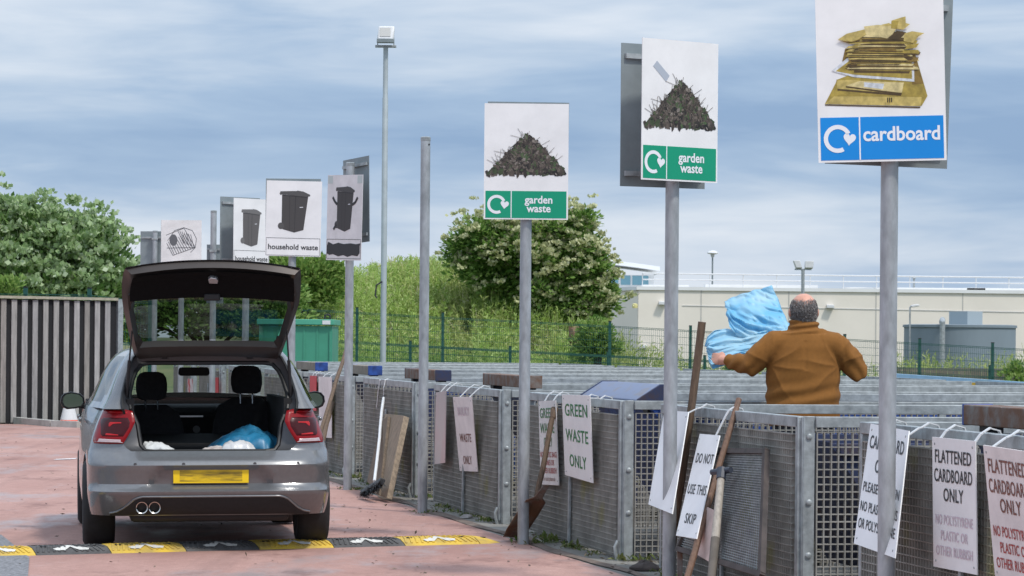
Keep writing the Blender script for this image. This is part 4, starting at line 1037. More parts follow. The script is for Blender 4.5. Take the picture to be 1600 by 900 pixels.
# ------------------------------------------------------------------ green mesh fences
def mesh_fence(label, tops, bot_drop, panel_px, wire_dy, Y0, name='mesh_fence', inner=()):
    """tops: photo pixels of the post heads, left to right, standing at distance Y0"""
    pts = [at(x, y, Y0) for x, y in tops]
    root = Vector((pts[0].x, Y0, 0)); f = thing(name, label, 'fence', root)
    for p in pts:
        mb = MB(); g = terrain_z(p.x, Y0); mb.bar((p.x, Y0, g), (p.x, Y0, p.z), .075, .075, side=(1, 0, 0)); po = mb.build('post', M['fence_green'], f)
        mb = MB(); mb.bar((p.x, Y0, p.z), (p.x, Y0, p.z + .02), .085, .085, side=(1, 0, 0)); mb.build('cap', M['black_plastic'], po)
    for p, q in zip(pts[:-1], pts[1:]):
        mb = MB(); L_ = q.x - p.x; n = int(L_ / .055)
        def zt(t): return (p.z + (q.z - p.z) * t) - .12
        def zb(t): x = p.x + L_ * t; return terrain_z(x, Y0) + .05
        for i in range(1, n):
            t = i / n; x = p.x + L_ * t; mb.bar((x, Y0 - .04, zb(t)), (x, Y0 - .04, zt(t)), .0055, .0055, side=(1, 0, 0))
        h = zt(.5) - zb(.5); k = int(h / .2)
        for j in range(k + 1):
            dz = -j * .2
            if zt(0) + dz < zb(0) : break
            for e in ((0,) if j % 4 else (0, -.035)):
                mb.bar((p.x, Y0 - .045, zt(0) + dz + e), (q.x, Y0 - .045, zt(1) + dz + e), .009 if j % 4 else .014, .007)
        mb.build('mesh_panel', M['fence_green'], f, smooth=False)
    return f
tall = [(430, 474), (558, 481), (692, 489), (822, 495.5), (953, 502.5), (1079, 509.5), (1200, 516.5), (1320, 523), (1437, 529.5), (1551, 536), (1662, 542)]
mesh_fence('tall green welded mesh fence crossing behind the cages', tall, 0, 0, 0, 82.0)
low = [(486, 525), (641, 533), (797, 541.5), (950, 549.5), (1101, 556), (1251, 562.5), (1399, 567), (1547, 571.5), (1690, 576)]
mesh_fence('lower green mesh fence just behind the tall one', low, 0, 0, 0, 83.2)
far = [(-160, 448), (-60, 449), (40, 449.5), (140, 451), (235, 462)]
mesh_fence('green mesh fence glimpsed above the timber fence at left', far, 0, 0, 0, 55.5)
# ------------------------------------------------------------------ green steel cabin
def cabin():
    Y = 60.0; a = at(405, 499, Y); b = at(519, 500, Y); z1 = (a.z + b.z) / 2; w = b.x - a.x
    c = thing('steel_cabin', 'small green steel cabin behind the cages, beside the raised tailgate', 'cabin', ((a.x + b.x) / 2, Y, 0))
    gm = mat('green_cabin_paint', srgb(62, 138, 112), .5, 0, .08, 2); D = 2.2
    mb = MB(); mb.box(((a.x + b.x) / 2, Y + D / 2, (z1 - .12) / 2 - .03), (w, D, z1 - .12 + .06)); body = mb.build('wall', gm, c, smooth=False)
    x = a.x + .12
    while x < b.x - .1:
        mb = MB(); mb.bar((x, Y - .006, .05), (x, Y - .006, z1 - .14), .035, .012, side=(1, 0, 0)); mb.build('rib', gm, body, smooth=False); x += .26
    mb = MB(); mb.box(((a.x + b.x) / 2, Y + D / 2, z1 - .045), (w + .08, D + .16, .11)); rf = mb.build('roof', mat('green_cabin_roof', srgb(75, 155, 128), .5, 0, .08, 3), c, bevel=.01)
    mb = MB(); mb.box((b.x - .11, Y - .085, z1 - .05), (.16, .01, .08)); mb.build('label_plate', M['white_plastic'], rf, smooth=False)
    mb = MB(); p = Vector((b.x - .1, Y + .1, z1 + .05)); mb.tube([p + Vector((.06 * math.cos(i * .524), 0, .06 * math.sin(i * .524))) for i in range(13)], .018, 6); mb.build('lifting_eye', M['black_plastic'], rf)
    mb = MB(); mb.box((b.x - .02, Y - .01, z1 / 2 - .1), (.06, .05, z1 - .25)); mb.build('corner_trim', gm, body, smooth=False)
cabin()
# ------------------------------------------------------------------ floodlight mast
def floodlight():
    Y = 63.0; p = at(598.5, 560, Y); b = Vector((p.x, Y, 0)); zt = at(602, 74, Y).z
    t = thing('floodlight_mast', 'tall grey lighting mast with one square floodlight on a cross bar', 'lamp post', b)
    mb = MB(); mb.tube([b, b + Vector((0, 0, zt * .86)), b + Vector((0, 0, zt * .862)), b + Vector((0, 0, zt))], [.062, .060, .052, .05], 16); po = mb.build('pole', mat('mast_grey', (.36, .40, .41), .5, .2, .1, 3), t)
    mb = MB(); mb.box(b + Vector((0, 0, zt + .02)), (.44, .08, .05)); mb.build('cross_bar', M['galv'], t, bevel=.005)
    fh = zt + .30
    Rm = Matrix.Rotation(R(-14), 3, 'X')
    o = b + Vector((.0, -.05, fh))
    mb = MB(); P = []
    for (x, z, y) in ((-.155, .15, -.02), (.185, .15, -.02), (.165, -.17, -.06), (-.175, -.17, -.06)): P.append(o + Rm @ Vector((x, y, z)))
    mb.prism(P, Rm @ Vector((0, .16, 0))); hs = mb.build('housing', M['white_plastic'], t, bevel=.03)
    mb = MB(); P = [o + Rm @ Vector((x, y - .004, z)) for (x, z, y) in ((-.12, .10, -.027), (.10, .10, -.027), (.10, -.10, -.052), (-.12, -.10, -.052))]; mb.prism(P, Rm @ Vector((0, -.008, 0))); mb.build('lens', mat('lamp_glass', (.50, .49, .46), .15), hs, smooth=False)
    mb = MB(); mb.box(o + Rm @ Vector((.0, -.06, -.20)), (.36, .14, .09)); mb.build('control_box', M['sign_back'], hs, bevel=.01)
    for s_ in (-.17, .17): 
        mb = MB(); mb.tube([b + Vector((s_, 0, zt + .04)), b + Vector((s_, 0, zt + .16)), o + Vector((s_ * .95, .03, -.05))], .011, 6); mb.build('stirrup', M['galv'], t)
    z = at(598, 440, Y).z
    mb = MB(); mb.tube([b + Vector((-.03, -.07, z)), b + Vector((-.15, -.09, z - .08)), b + Vector((-.17, -.10, z - .30)), b + Vector((-.13, -.1, z - .34))], .018, 6); mb.build('cable_bracket', M['black_plastic'], t)
floodlight()
# ------------------------------------------------------------------ pale building beyond
def building():
    Y = 190.0; s = F / Y
    c = thing('flat_roofed_building', 'long cream building with flat roof and white roof railing beyond the fence', 'building', at(1300, 560, Y) * 1)
    c.location.z = -1.0
    wm = mat('cream_cladding', (.77, .71, .62), .6, 0, .03, .5)
    zt = at(1300, 455.5, Y).z
    x0 = at(997, 500, Y).x; x1 = at(1760, 500, Y).x; xl = at(925, 500, Y).x
    mb = MB(); mb.prism([Vector((x0, Y, -1.6)), Vector((x1, Y + 3, -1.6)), Vector((x1, Y + 22, -1.6)), Vector((x0, Y + 22, -1.6))], (0, 0, zt + 1.6)); mb.build('wall', wm, c, smooth=False)
    mb = MB(); mb.prism([Vector((xl, Y + 8.0, -1.6)), Vector((x0 - .01, Y + .01, -1.6)), Vector((x0 - .01, Y + 20, -1.6)), Vector((xl, Y + 20, -1.6))], (0, 0, zt + 1.58)); mb.build('side_wall', wm, c, smooth=False)
    pm = mat('white_parapet', (.74, .74, .73), .5, 0, .03, 1)
    mb = MB(); mb.prism([Vector((x0 - .12, Y - .12, zt)), Vector((x1, Y + 2.88, zt)), Vector((x1, Y + 22, zt)), Vector((x0 - .12, Y + 22, zt))], (0, 0, .22)); mb.prism([Vector((xl, Y + 7.9, zt - .02)), Vector((x0 - .13, Y - .1, zt - .02)), Vector((x0 - .13, Y + 20, zt - .02)), Vector((xl, Y + 20, zt - .02))], (0, 0, .22)); pa = mb.build('parapet', pm, c, smooth=False)
    for x in np.arange(x0 + 4, x1, 5.6):
        yy = Y + 3 * (x - x0) / (x1 - x0); mb = MB(); mb.bar((x, yy - .012, -1.5), (x, yy - .012, zt), .07, .02, side=(1, 0, 0)); mb.build('panel_joint', mat('joint', (.50, .48, .44), .7) if x < x0 + 5 else bpy.data.materials['joint'], c, smooth=False)
    zc = at(1150, 478, Y).z; mb = MB()
    pts = []
    for i in range(60):
        x = x0 + 2.8 + i * .42; pts.append(Vector((x, Y + 3 * (x - x0) / (x1 - x0) - .03, zc - .05 * math.sin(i * .9) * (i % 7 == 0) - .004 * i)))
    mb.tube(pts, .02, 4); mb.build('conduit', M['white_plastic'], c)
    # roof railing set back
    zr = zt + .2; top = at(1300, 431, Y + 3).z
    for (z, r) in ((top, .022), ((top + zr) / 2 + .05, .018)):
        mb = MB(); mb.tube([Vector((x0 + .3, Y + 1.0, z)), Vector((x1, Y + 4, z))], r * 2.4, 6); mb.build('handrail', M['white_plastic'], c)
    for x in np.arange(x0 + .3, x1, 2.15):
        yy = Y + 1 + 3 * (x - x0) / (x1 - x0); mb = MB(); mb.tube([Vector((x, yy, zr)), Vector((x, yy, top))], .034, 5); mb.build('railing_post', M['white_plastic'], c)
    # low roof lights / plant strips
    for (px, w, h) in ((1190, 7.2, .22), (1430, 9.0, .12), (1560, 4.0, .14), (1040, 3.0, .16)):
        p = at(px, 450, Y + 2.6); mb = MB(); mb.box((p.x, Y + 3.4, zt + .22 + h / 2), (w, 1.5, h)); mb.build('roof_hatch', pm, c, smooth=False)
    # wall lamps
    for (px, py) in ((1035, 474), (1300, 479), (1005, 542)):
        p = at(px, py, Y); yy = Y + 3 * max(0, (p.x - x0)) / (x1 - x0)
        mb = MB(); mb.prism([Vector((p.x - .25, yy - .01, p.z - .06)), Vector((p.x + .25, yy - .01, p.z - .06)), Vector((p.x + .22, yy - .01, p.z + .14)), Vector((p.x - .22, yy - .01, p.z + .14))], (0, -.42, -.03)); mb.build('wall_lamp', M['white_plastic'], c, bevel=.02)
    p = at(992, 478, Y - 1); mb = MB(); mb.lathe([(.16, -.14), (.18, 0), (.16, .12), (.05, .16)], p, 14); mb.build('dome_lamp', mat('yellowed_plastic', srgb(214, 204, 140), .4), c)
    # vent pipe
    p = at(1428, 452, Y + 4); mb = MB(); mb.tube([Vector((p.x, Y + 4, zt + .1)), Vector((p.x, Y + 4, zt + .95))], .07, 8); mb.lathe([(.12, .95), (.16, 1.0), (.12, 1.05)], (p.x, Y + 4, zt), 10); mb.lathe([(.22, .2), (.1, .34)], (p.x, Y + 4, zt), 10); mb.build('vent_pipe', M['galv'], c)
    # glazed upper storey with curved roof
    Y2 = Y + 12; u = thing('glazed_rooftop_storey', 'white glazed upper storey with curved roof at the left end of the building', 'building', at(985, 447, Y2))
    xa = at(900, 440, Y2).x; xb = at(1022, 440, Y2).x; zb = zt + .1; z1 = at(1000, 430, Y2).z
    mb = MB(); mb.box(((xa + xb) / 2, Y2 + 3, (zb + z1) / 2), (xb - xa, 6, z1 - zb)); w_ = mb.build('wall', pm, u, smooth=False)
    for (p0, p1) in ((948, 966), (970, 985), (988, 1013)):
        q0 = at(p0, 440, Y2).x; q1 = at(p1, 440, Y2).x; mb = MB(); mb.box(((q0 + q1) / 2, Y2 - .01, at(1000, 438, Y2).z), (q1 - q0, .06, .62)); mb.build('window', mat('blue_glass', srgb(120, 165, 180), .12) if p0 == 948 else bpy.data.materials['blue_glass'], w_, smooth=False)
    rows = []
    for yy in (Y2 - 1.0, Y2 + 7):
        rows.append([Vector((xa + (at(1030, 420, Y2).x - xa) * t, yy, at(1000, 406 + 11 * (max(0, t - .25) / .75) ** 1.3, Y2).z)) for t in np.linspace(0, 1, 12)])
    mb = MB(); mb.grid(rows); mb.grid([[p - Vector((0, 0, .28)) for p in rows[0]], rows[0]]); mb.grid([[p - Vector((0, 0, .28)) for p in r_] for r_ in rows])
    mb.build('curved_roof', mat('white_roof', (.80, .81, .82), .4), u)
    mb = MB(); mb.bar(at(1022, 429.5, Y2 - .5), at(1031, 427, Y2 - .5), .06, .3); mb.build('canopy', M['sign_back'], u)
building()
# ------------------------------------------------------------------ tank and lamps in front of it
def tank():
    Y = 118.0; s = F / Y; l = at(1413, 540, Y + 2.2).x; r_ = at(1586, 540, Y + 2.2).x; rad = (r_ - l) / 2; c0 = Vector(((l + r_) / 2, Y + rad, -.9)); zt = at(1500, 507.5, Y).z
    t = thing('water_tank', 'round blue grey steel tank with a flat rim in front of the cream building', 'tank', c0)
    tm = mat('tank_grey', srgb(122, 134, 142), .55, 0, .08, .7, stretch=(1, 1, .25)); h = zt + .9
    mb = MB(); mb.lathe([(rad, 0), (rad, h - .1)], c0, 64); mb.build('shell', tm, t)
    mb = MB(); mb.lathe([(rad + .05, h - .1), (rad + .05, h), (rad - .15, h + .02)], c0, 64); mb.build('rim', tm, t)
    a = at(1495, 505, Y); b = at(1522, 486, Y); e = at(1547, 486, Y)
    mb = MB(); mb.box(((a.x + e.x) / 2, Y + rad * .9, (zt + b.z) / 2), ((e.x - a.x) * .72, (e.x - a.x) * .72, b.z - zt), rot=Matrix.Rotation(R(42), 3, 'Z')); mb.build('hatch_box', mat('box_grey', srgb(160, 172, 178), .5), t, smooth=False)
    p = at(1472, 503, Y)
    mb = MB(); mb.tube([Vector((p.x, Y - .12, -.8)), Vector((p.x, Y - .12, zt + .12)), Vector((p.x + .03, Y + .1, zt + .2)), Vector((p.x + .06, Y + .5, zt + .1))], .11, 10); mb.build('overflow_pipe', M['galv'], t)
tank()
def lamp_dome():
    Y = 230.0; b = at(1112, 560, Y); b.z = -1; zt = at(1112, 400, Y).z
    t = thing('street_lamp', 'thin lamp post with white mushroom dome above the cream building', 'street lamp', b)
    mb = MB(); mb.tube([b, Vector((b.x, Y, zt))], .06, 8); mb.build('pole', M['sign_back'], t)
    mb = MB(); mb.lathe([(.09, -.1), (.14, .0), (.15, .12), (.44, .20), (.42, .27), (.3, .36), (.12, .42), (.03, .43)], (b.x, Y, zt), 20); mb.build('dome', M['white_plastic'], t)
lamp_dome()
def lamp_twin():
    Y = 150.0; b = at(1253.5, 560, Y); b.z = -1; zt = at(1253.5, 421, Y).z
    t = thing('floodlight_mast', 'short mast with two white floodlights above the man', 'lamp post', b)
    mb = MB(); mb.tube([b, Vector((b.x, Y, zt))], .085, 8); mb.build('pole', M['galv'], t)
    mb = MB(); mb.bar((b.x - .42, Y, zt), (b.x + .42, Y, zt), .07, .07); mb.build('cross_bar', M['galv'], t)
    for x in (-.29, .29):
        mb = MB(); P = [Vector((b.x + x + dx, Y - .12, zt + .03 + dz)) for dx, dz in ((-.2, .42), (.12, .42), (.24, .05), (-.06, .05))]
        if x > 0: P = [Vector((b.x + x + dx, Y - .12, zt + .03 + dz)) for dx, dz in ((-.2, .40), (.24, .40), (.2, .05), (-.2, .05))]
        mb.prism(P, (0, .35, -.05)); mb.build('floodlight', M['white_plastic'], t, bevel=.02)
lamp_twin()
def lamp_street():
    Y = 112.0; b = at(1421, 590, Y); b.z = -1; zt = at(1421, 480, Y).z
    t = thing('street_lamp', 'small street lamp on a slim pole in front of the tank', 'street lamp', b)
    mb = MB(); mb.tube([b, Vector((b.x, Y, zt)), Vector((b.x + .05, Y, zt + .05))], .032, 8); mb.build('pole', M['galv_pole'], t)
    mb = MB(); P = [Vector((b.x - .02, Y, zt - .02)), Vector((b.x + .28, Y, zt + .02)), Vector((b.x + .38, Y, zt + .06)), Vector((b.x + .3, Y, zt + .12)), Vector((b.x + .08, Y, zt + .09))]; mb.prism(P, (0, .16, 0)); mb.build('lantern', M['white_plastic'], t, bevel=.02)
lamp_street()
# bench-height timber edging behind the tank side
mb = MB(); p = at(1405, 590, 84.5); q = at(1640, 592, 84.5)
f = thing('low_timber_wall', 'low brown timber edging below the tank at right', 'wall', (p.x, 84.5, -1))
n = int((q.x - p.x) / .16)
bd = MB()
for i in range(n): bd.bar((p.x + i * .16, 84.5, -1), (p.x + i * .16, 84.5, p.z + (573.5 + i * .0 - 573.5) + .28), .145, .04, side=(1, 0, 0))
bd.build('boards', mat('brown_boards', (.19, .165, .125), .85, 0, .25, 3), f, smooth=False)
# ------------------------------------------------------------------ parked hatchback with its tailgate up
CAR_YAW = 9.0
CAR0 = Vector((-2.175, 21.46, .009))        # middle of the rear axle on the ground
def build_car():
    car = thing('parked_car', 'grey metallic hatchback parked with its tailgate raised and boot open', 'car', CAR0)
    car.rotation_euler = (0, R(-.5), R(CAR_YAW))
    paint = mat('grey_metallic_paint', (.155, .158, .164), .24, .42, .05, 30, coat=.7)
    jamb = mat('inner_body_paint', (.085, .085, .09), .42, .4, .05, 10)
    blk = mat('black_trim', (.012, .012, .013), .55, 0, .1, 20)
    rub = mat('black_seal', (.009, .009, .010), .5)
    inter = mat('dark_interior', (.010, .010, .011), .8, 0, .2, 10)
    cloth_ = mat('seat_cloth', (.022, .022, .025), .9, 0, .2, 40)
    tyre = mat('tyre_rubber', (.016, .016, .017), .8, 0, .2, 20)
    glass = glassmat('car_glass', (.80, .86, .85), .9)
    dglass = glassmat('privacy_glass', (.22, .25, .25), 1.3)
    red = mat('red_lens', (.22, .003, .006), .3, 0, coat=.1, spec=.2); red2 = mat('dark_red_lens', (.045, .002, .004), .3, 0, coat=.1, spec=.2); redl = mat('bright_red_lens', (.42, .012, .015), .3, 0, coat=.1, spec=.2)
    clear = mat('clear_lens', (.48, .36, .36), .15, .2, coat=1.0)
    def put(mb, name, m, parent=car, **kw):
        # meshes are written in the car's own axes (x right, y forward, z up)
        o = mb.build(name, m, None, **kw); o.parent = parent; return o
    # ---- body shell: half sections, widths and rear line by height
    Z = [.255, .29, .33, .37, .395, .412, .425, .44, .455, .475, .50, .53, .56, .59, .605, .62, .64, .665, .69, .70, .72, .75, .80, .85, .90, .95, .99]
    zz = np.array([.25, .30, .40, .50, .60, .70, .80, .90, .99]); ww = np.array([.852, .862, .874, .8755, .8755, .872, .866, .850, .825])
    yk = np.array([.25, .30, .36, .412, .425, .455, .475, .52, .60, .612, .64, .69, .705, .73, .80, .90, .99]); yv = np.array([-.64, -.69, -.728, -.760, -.762, -.728, -.716, -.724, -.746, -.744, -.722, -.672, -.655, -.650, -.640, -.615, -.585])
    W = lambda z: float(np.interp(z, zz, ww)); YR = lambda z: float(np.interp(z, yk, yv))
    NE, LC = 4.6, .55
    TP = lambda z: .035 + .075 * max(0.0, min(1.0, (z - .68) / .31))
    WR = lambda z: W(z) * (1 - TP(z))
    def rear_y(u, z):
        w = WR(z); k = min(1.0, abs(u) / w)
        y = YR(z) + LC * (1 - (1 - k ** NE) ** (1 / NE)) * .92
        # recessed number plate panel
        zc = (z - .448) / .155
        if 0 < zc < 1:
            half = .355 + .10 * (1 - zc)
            e = max(0, min(1, (half - abs(u)) / .035)) * min(1, zc / .18) * min(1, (1 - zc) / .16)
            y += .034 * e
        return y
    AZ = np.array([.70, .72, .75, .80, .88, .95, .99, 1.03, 1.10, 1.20, 1.28, 1.34, 1.375]); AU = np.array([.545, .575, .600, .606, .590, .585, .602, .608, .600, .575, .548, .520, .485])
    ap = lambda z: float(np.interp(z, AZ, AU))            # half width of the boot aperture
    # columns: fraction across the aperture, then to the corner, then forward along the side
    YF = 3.30                                              # front of the car
    def section(z):
        wf_ = W(z); w = WR(z); a = ap(z); P = []
        us = [a * i / 14 for i in range(15)]
        a0 = math.asin(min(1, (a / w) ** (NE / 2))); 
        us += [w * math.sin(a0 + (math.pi / 2 - a0) * i / 16) ** (2 / NE) for i in range(1, 17)]
        P = [(u, rear_y(u, z)) for u in us]
        ys = P[-1][1]; yf = YF - .55
        n = 60
        for i in range(1, n + 1):
            y = ys + (yf - ys) * i / n; t = (y - ys) / (yf - ys)
            q_ = min(1.0, (y - ys) / .9); q_ = q_ * q_ * (3 - 2 * q_); P.append(((w + (wf_ - w) * q_) * (1 - .03 * t ** 3), y))
        wf = P[-1][0]
        for i in range(1, 9):
            th = math.pi / 2 * i / 8; P.append((wf * math.cos(th) ** .5, yf + .55 * math.sin(th) ** .7 * (1 - .1 * abs(z - .55))))
        return P
    rows = []
    for z in Z: rows.append([Vector((u, y, z)) for u, y in section(z)])
    nc = len(rows[0]); NA = 14
    # wheel arches
    for ax in (0.0, 2.548):
        ra = .345
        for r_ in rows:
            for p in r_:
                if p.x > .55 and abs(p.y - ax) < ra:
                    zc = .315 + math.sqrt(ra * ra - (p.y - ax) ** 2)
                    if p.z < zc: p.z = zc
    mb = MB(); low = MB()
    for sgn in (1, -1):
        for j in range(len(rows) - 1):
            for i in range(nc - 1):
                if i < NA and Z[j] >= .70 - 1e-6: continue
                q = [rows[j][i], rows[j][i + 1], rows[j + 1][i + 1], rows[j + 1][i]]
                if max(p.z for p in q) - min(p.z for p in q) < 1e-4: continue
                u, z = q[0].x, Z[j]
                dark = False
                (low if dark else mb).add([Vector((p.x * sgn, p.y, p.z)) for p in q], [(0, 1, 2, 3)])
    def weld(mb_):
        key = {}; V = []; mp = []
        for p in mb_.v:
            k = tuple(round(c, 5) for c in p)
            if k not in key: key[k] = len(V); V.append(p)
            mp.append(key[k])
        F2 = []; M2 = []
        for f, m_ in zip(mb_.f, mb_.m):
            g = tuple(dict.fromkeys(mp[i] for i in f))
            if len(g) > 2: F2.append(g); M2.append(m_)
        mb_.v, mb_.f, mb_.m = V, F2, M2; return mb_
    # ---- upper body: pillars and roof.  Outer line of the D pillar and shoulder
    UZ = [.99, 1.03, 1.08, 1.14, 1.20, 1.26, 1.31, 1.35, 1.385, 1.405]
    uz = np.array([.99, 1.03, 1.08, 1.14, 1.20, 1.26, 1.31, 1.35, 1.385, 1.405]); uw = np.array([.825, .800, .778, .752, .726, .696, .664, .630, .580, .50]); ur = np.array([.734, .706, .682, .658, .636, .610, .586, .560, .530, .47])
    WU = lambda z: float(np.interp(z, uz, uw))
    YU = lambda z: -.585 + (z - .99) / (1.385 - .99) * .30      # D pillar rear line rakes forward
    urows = []
    for z in UZ:
        w = float(np.interp(z, uz, ur)); wf_ = WU(z); a = min(ap(z), w - .022); P = []
        for i in range(8):                                   # rear face of the pillar, aperture edge to corner
            k = i / 7; u = a + (w - a) * k; P.append(Vector((u, YU(z) + .10 * max(0, k - .35) ** 1.6, z)))
        y0 = P[-1].y; yf = 2.35 - (z - .99) * 2.0             # A pillar rake
        for i in range(1, 31):
            y = y0 + (yf - y0) * i / 30; q_ = min(1.0, (y - y0) / .9); q_ = q_ * q_ * (3 - 2 * q_); P.append(Vector(((w + (wf_ - w) * q_) * (1 - .05 * (i / 30) ** 2), y, z)))
        urows.append(P)
    gl_rows = MB(); strip = MB()
    for sgn in (1, -1):
        for j in range(len(UZ) - 1):
            for i in range(len(urows[0]) - 1):
                q = [Vector((p.x * sgn, p.y, p.z)) for p in (urows[j][i], urows[j][i + 1], urows[j + 1][i + 1], urows[j + 1][i])]
                win = 1 <= j <= 6 and i >= 10 and i < 37 and i not in (23,)
                if j == 1 and i < 11: win = False
                ((gl_rows if sgn > 0 else strip) if win else mb).add(q, [(0, 1, 2, 3)])
    # shoulder between lower shell and glasshouse is shared at z=.99 by position; roof skin:
    top = urows[-1]; rf = []
    for k in range(0, 31):
        y = top[7 + k].y; w = top[7 + k].x
        rf.append([Vector((w * s, y, 1.405 + .055 * (1 - s * s) * math.sin(math.pi * min(1, max(0, .12 + (y + .2) / 2.6))))) for s in np.linspace(-1, 1, 17)])
    mb.grid(rf)
    # bonnet and scuttle
    bon = []
    for k in range(0, 9):
        t = k / 8; y = 2.35 + (YF - .12 - 2.35) * t; wv = .80 - .16 * t ** 2
        bon.append([Vector((wv * s, y, .99 + .06 * (1 - s * s) * (1 - t * .6) - .27 * t ** 2.2)) for s in np.linspace(-1, 1, 15)])
    mb.grid(bon)
    body = put(weld(mb), 'body', paint, angle=28)
    # black diffuser panel laid on the bumper, its upper edge dropping to the corners
    DT = lambda u: float(np.interp(u, [0, .47, .52, .60, .645, .70, .79], [.386, .386, .374, .305, .280, .268, .266]))
    ucol = [0, .1, .2, .3, .4, .44, .47, .50, .53, .56, .58, .60, .62, .645, .665, .69]; ucol = [-u for u in ucol[:0:-1]] + ucol
    mb = MB(); mb.grid([[Vector((u, rear_y(u, .252 + (DT(abs(u)) - .252) * k) - (.010 if k < 1 else .002) + (.02 if k == 0 else 0), .252 + (DT(abs(u)) - .252) * k)) for u in ucol] for k in (0, .12, .35, .6, .85, .97, 1.0)])
    put(mb, 'diffuser', mat('diffuser_black', (.012, .012, .013), .75, 0, .15, 30), body, angle=25)
    mb = MB(); mb.tube([Vector((u, rear_y(u, DT(abs(u))) - .008, DT(abs(u)) + .004)) for u in ucol], .007, 8); put(mb, 'diffuser_trim', paint, body)
    # side windows and their frames
    put(weld(gl_rows), 'side_window', dglass, car); put(weld(strip), 'side_window', dglass, car)
    # underside
    mb = MB(); mb.box((0, 1.3, .27), (1.25, 3.4, .06)); put(mb, 'underbody', blk, body, smooth=False)
    mb = MB(); mb.box((0, -.42, .265), (1.1, .3, .12)); put(mb, 'rear_silencer', blk, body, bevel=.03)
    # ---- boot aperture: jamb flange, seal
    loopo = [(a, z) for z, a in zip(AZ, AU)]
    def loop(zs, us, ys):
        R_ = [Vector((u, y, z)) for u, y, z in zip(us, ys, zs)]; L_ = [Vector((-p.x, p.y, p.z)) for p in R_]
        return R_ + L_[::-1]
    ysO = [rear_y(u, z) if z < .99 else YU(z) for u, z in loopo]
    outer = loop(AZ, AU, ysO)
    SU = np.array([.38, .445, .475, .486, .498, .527, .546, .552, .548, .525, .50, .46, .40]); SZ = np.array([.695, .70, .735, .80, .88, .95, .99, 1.03, 1.10, 1.19, 1.25, 1.295, 1.305])
    ysI = [y + d for y, d in zip(ysO, [.035, .035, .05, .06, .07, .075, .08, .08, .08, .08, .075, .07, .06])]
    inner = loop(SZ, SU, ysI)
    # bottom row follows the bumper shelf, top row the roof edge
    mb = MB(); mb.grid([outer + [outer[0]], [o.lerp(i_, .5) + Vector((0, .012, 0)) for o, i_ in zip(outer, inner)] + [outer[0].lerp(inner[0], .5) + Vector((0, .012, 0))], inner + [inner[0]]])
    put(mb, 'boot_jamb', jamb, body, angle=50)
    mb = MB(); mb.tube(inner + [inner[0]], .016, 8, cap=False); put(mb, 'boot_seal', rub, body)
    # black gap line beside the D pillars
    for s in (1, -1):
        mb = MB(); mb.tube([Vector((s * u, y - .004, z)) for u, z, y in zip(AU[5:], AZ[5:], ysO[5:])], .010, 6); put(mb, 'gutter_seal', rub, body)
    # ---- interior
    mb = MB(); mb.box((0, .45, .66), (1.06, 2.1, .03)); mb.box((.545, .3, .85), (.05, 1.6, .42)); mb.box((-.545, .3, .85), (.05, 1.6, .42)); put(mb, 'boot_lining', inter, car, smooth=False)
    mb = MB(); mb.box((0, .55, .72), (1.0, .9, .05), rot=Matrix.Rotation(R(3), 3, 'X')); put(mb, 'folded_rear_seat', inter, car, bevel=.02)
    mb = MB(); mb.box((0, 1.35, 1.352), (1.06, 2.0, .02)); put(mb, 'roof_lining', mat('grey_headlining', (.05, .05, .05), .9), car, smooth=False)
    for s in (-1, 1):
        mb = MB(); mb.prism([(s * .72, -.15, .99), (s * .72, 2.2, .99), (s * .78, 2.2, .6), (s * .78, -.15, .6)], (-s * .03, 0, 0)); put(mb, 'door_lining', inter, car, smooth=False)
    def seat(x, yh, zh, hw):
        st = MB(); Rm = Matrix.Rotation(R(-14), 3, 'X')
        prof = [(.20, 0), (.245, .12), (.25, .3), (.235, .42), (.20, .52), (.13, .565)]
        rows_ = []
        for dy in (-.06, -.035, .035, .06):
            k = 1 if abs(dy) < .05 else .86; ring = [Vector((w * k, dy, h)) for w, h in prof] + [Vector((-w * k, dy, h)) for w, h in prof[::-1]]
            rows_.append([Vector((x, yh, zh - .565)) + Rm @ p for p in ring])
        st.grid(rows_, closed=True); n = len(rows_[0])
        st.add(rows_[0], [tuple(range(n))]); st.add(rows_[-1], [tuple(range(n))])
        so = put(st, 'front_seat', cloth_, car)
        hr = MB(); pr = [(.075, 0.0), (.105, .015), (.118, .07), (.118, .12), (.110, .165), (.09, .195), (.055, .208)]
        rows_ = []
        for dy, k in ((-.055, .80), (-.04, .97), (.035, .97), (.05, .8)):
            rows_.append([Vector((x, yh + .02, zh + .035)) + Vector((s_ * w * k, dy, h)) for s_, seq in ((1, pr), (-1, pr[::-1])) for w, h in seq])
        hr.grid(rows_, closed=True); n = len(rows_[0]); hr.add(rows_[0], [tuple(range(n))]); hr.add(rows_[-1], [tuple(range(n))])
        put(hr, 'headrest', cloth_, so, angle=60)
        for s_ in (-.045, .045):
            mb_ = MB(); mb_.tube([(x + s_, yh + .01, zh - .04), (x + s_, yh + .02, zh + .06)], .007, 6); put(mb_, 'headrest_rod', mat('dark_chrome', (.25, .25, .26), .2, .9), so)
    seat(-.345, .95, .985, .2); seat(.36, .95, 1.03, .2)
    # dashboard, wheel, mirror
    mb = MB(); mb.prism([(-.70, 1.62, .60), (-.70, 1.58, .90), (-.70, 1.66, .945), (-.70, 2.15, .965), (-.70, 2.15, .6)], (1.4, 0, 0)); d = put(mb, 'dashboard', inter, car, bevel=.02)
    mb = MB(); mb.prism([(.14, 1.60, .90), (.20, 1.60, .97), (.52, 1.60, .97), (.58, 1.60, .90)], (0, .3, 0)); put(mb, 'instrument_hood', inter, d, bevel=.02)
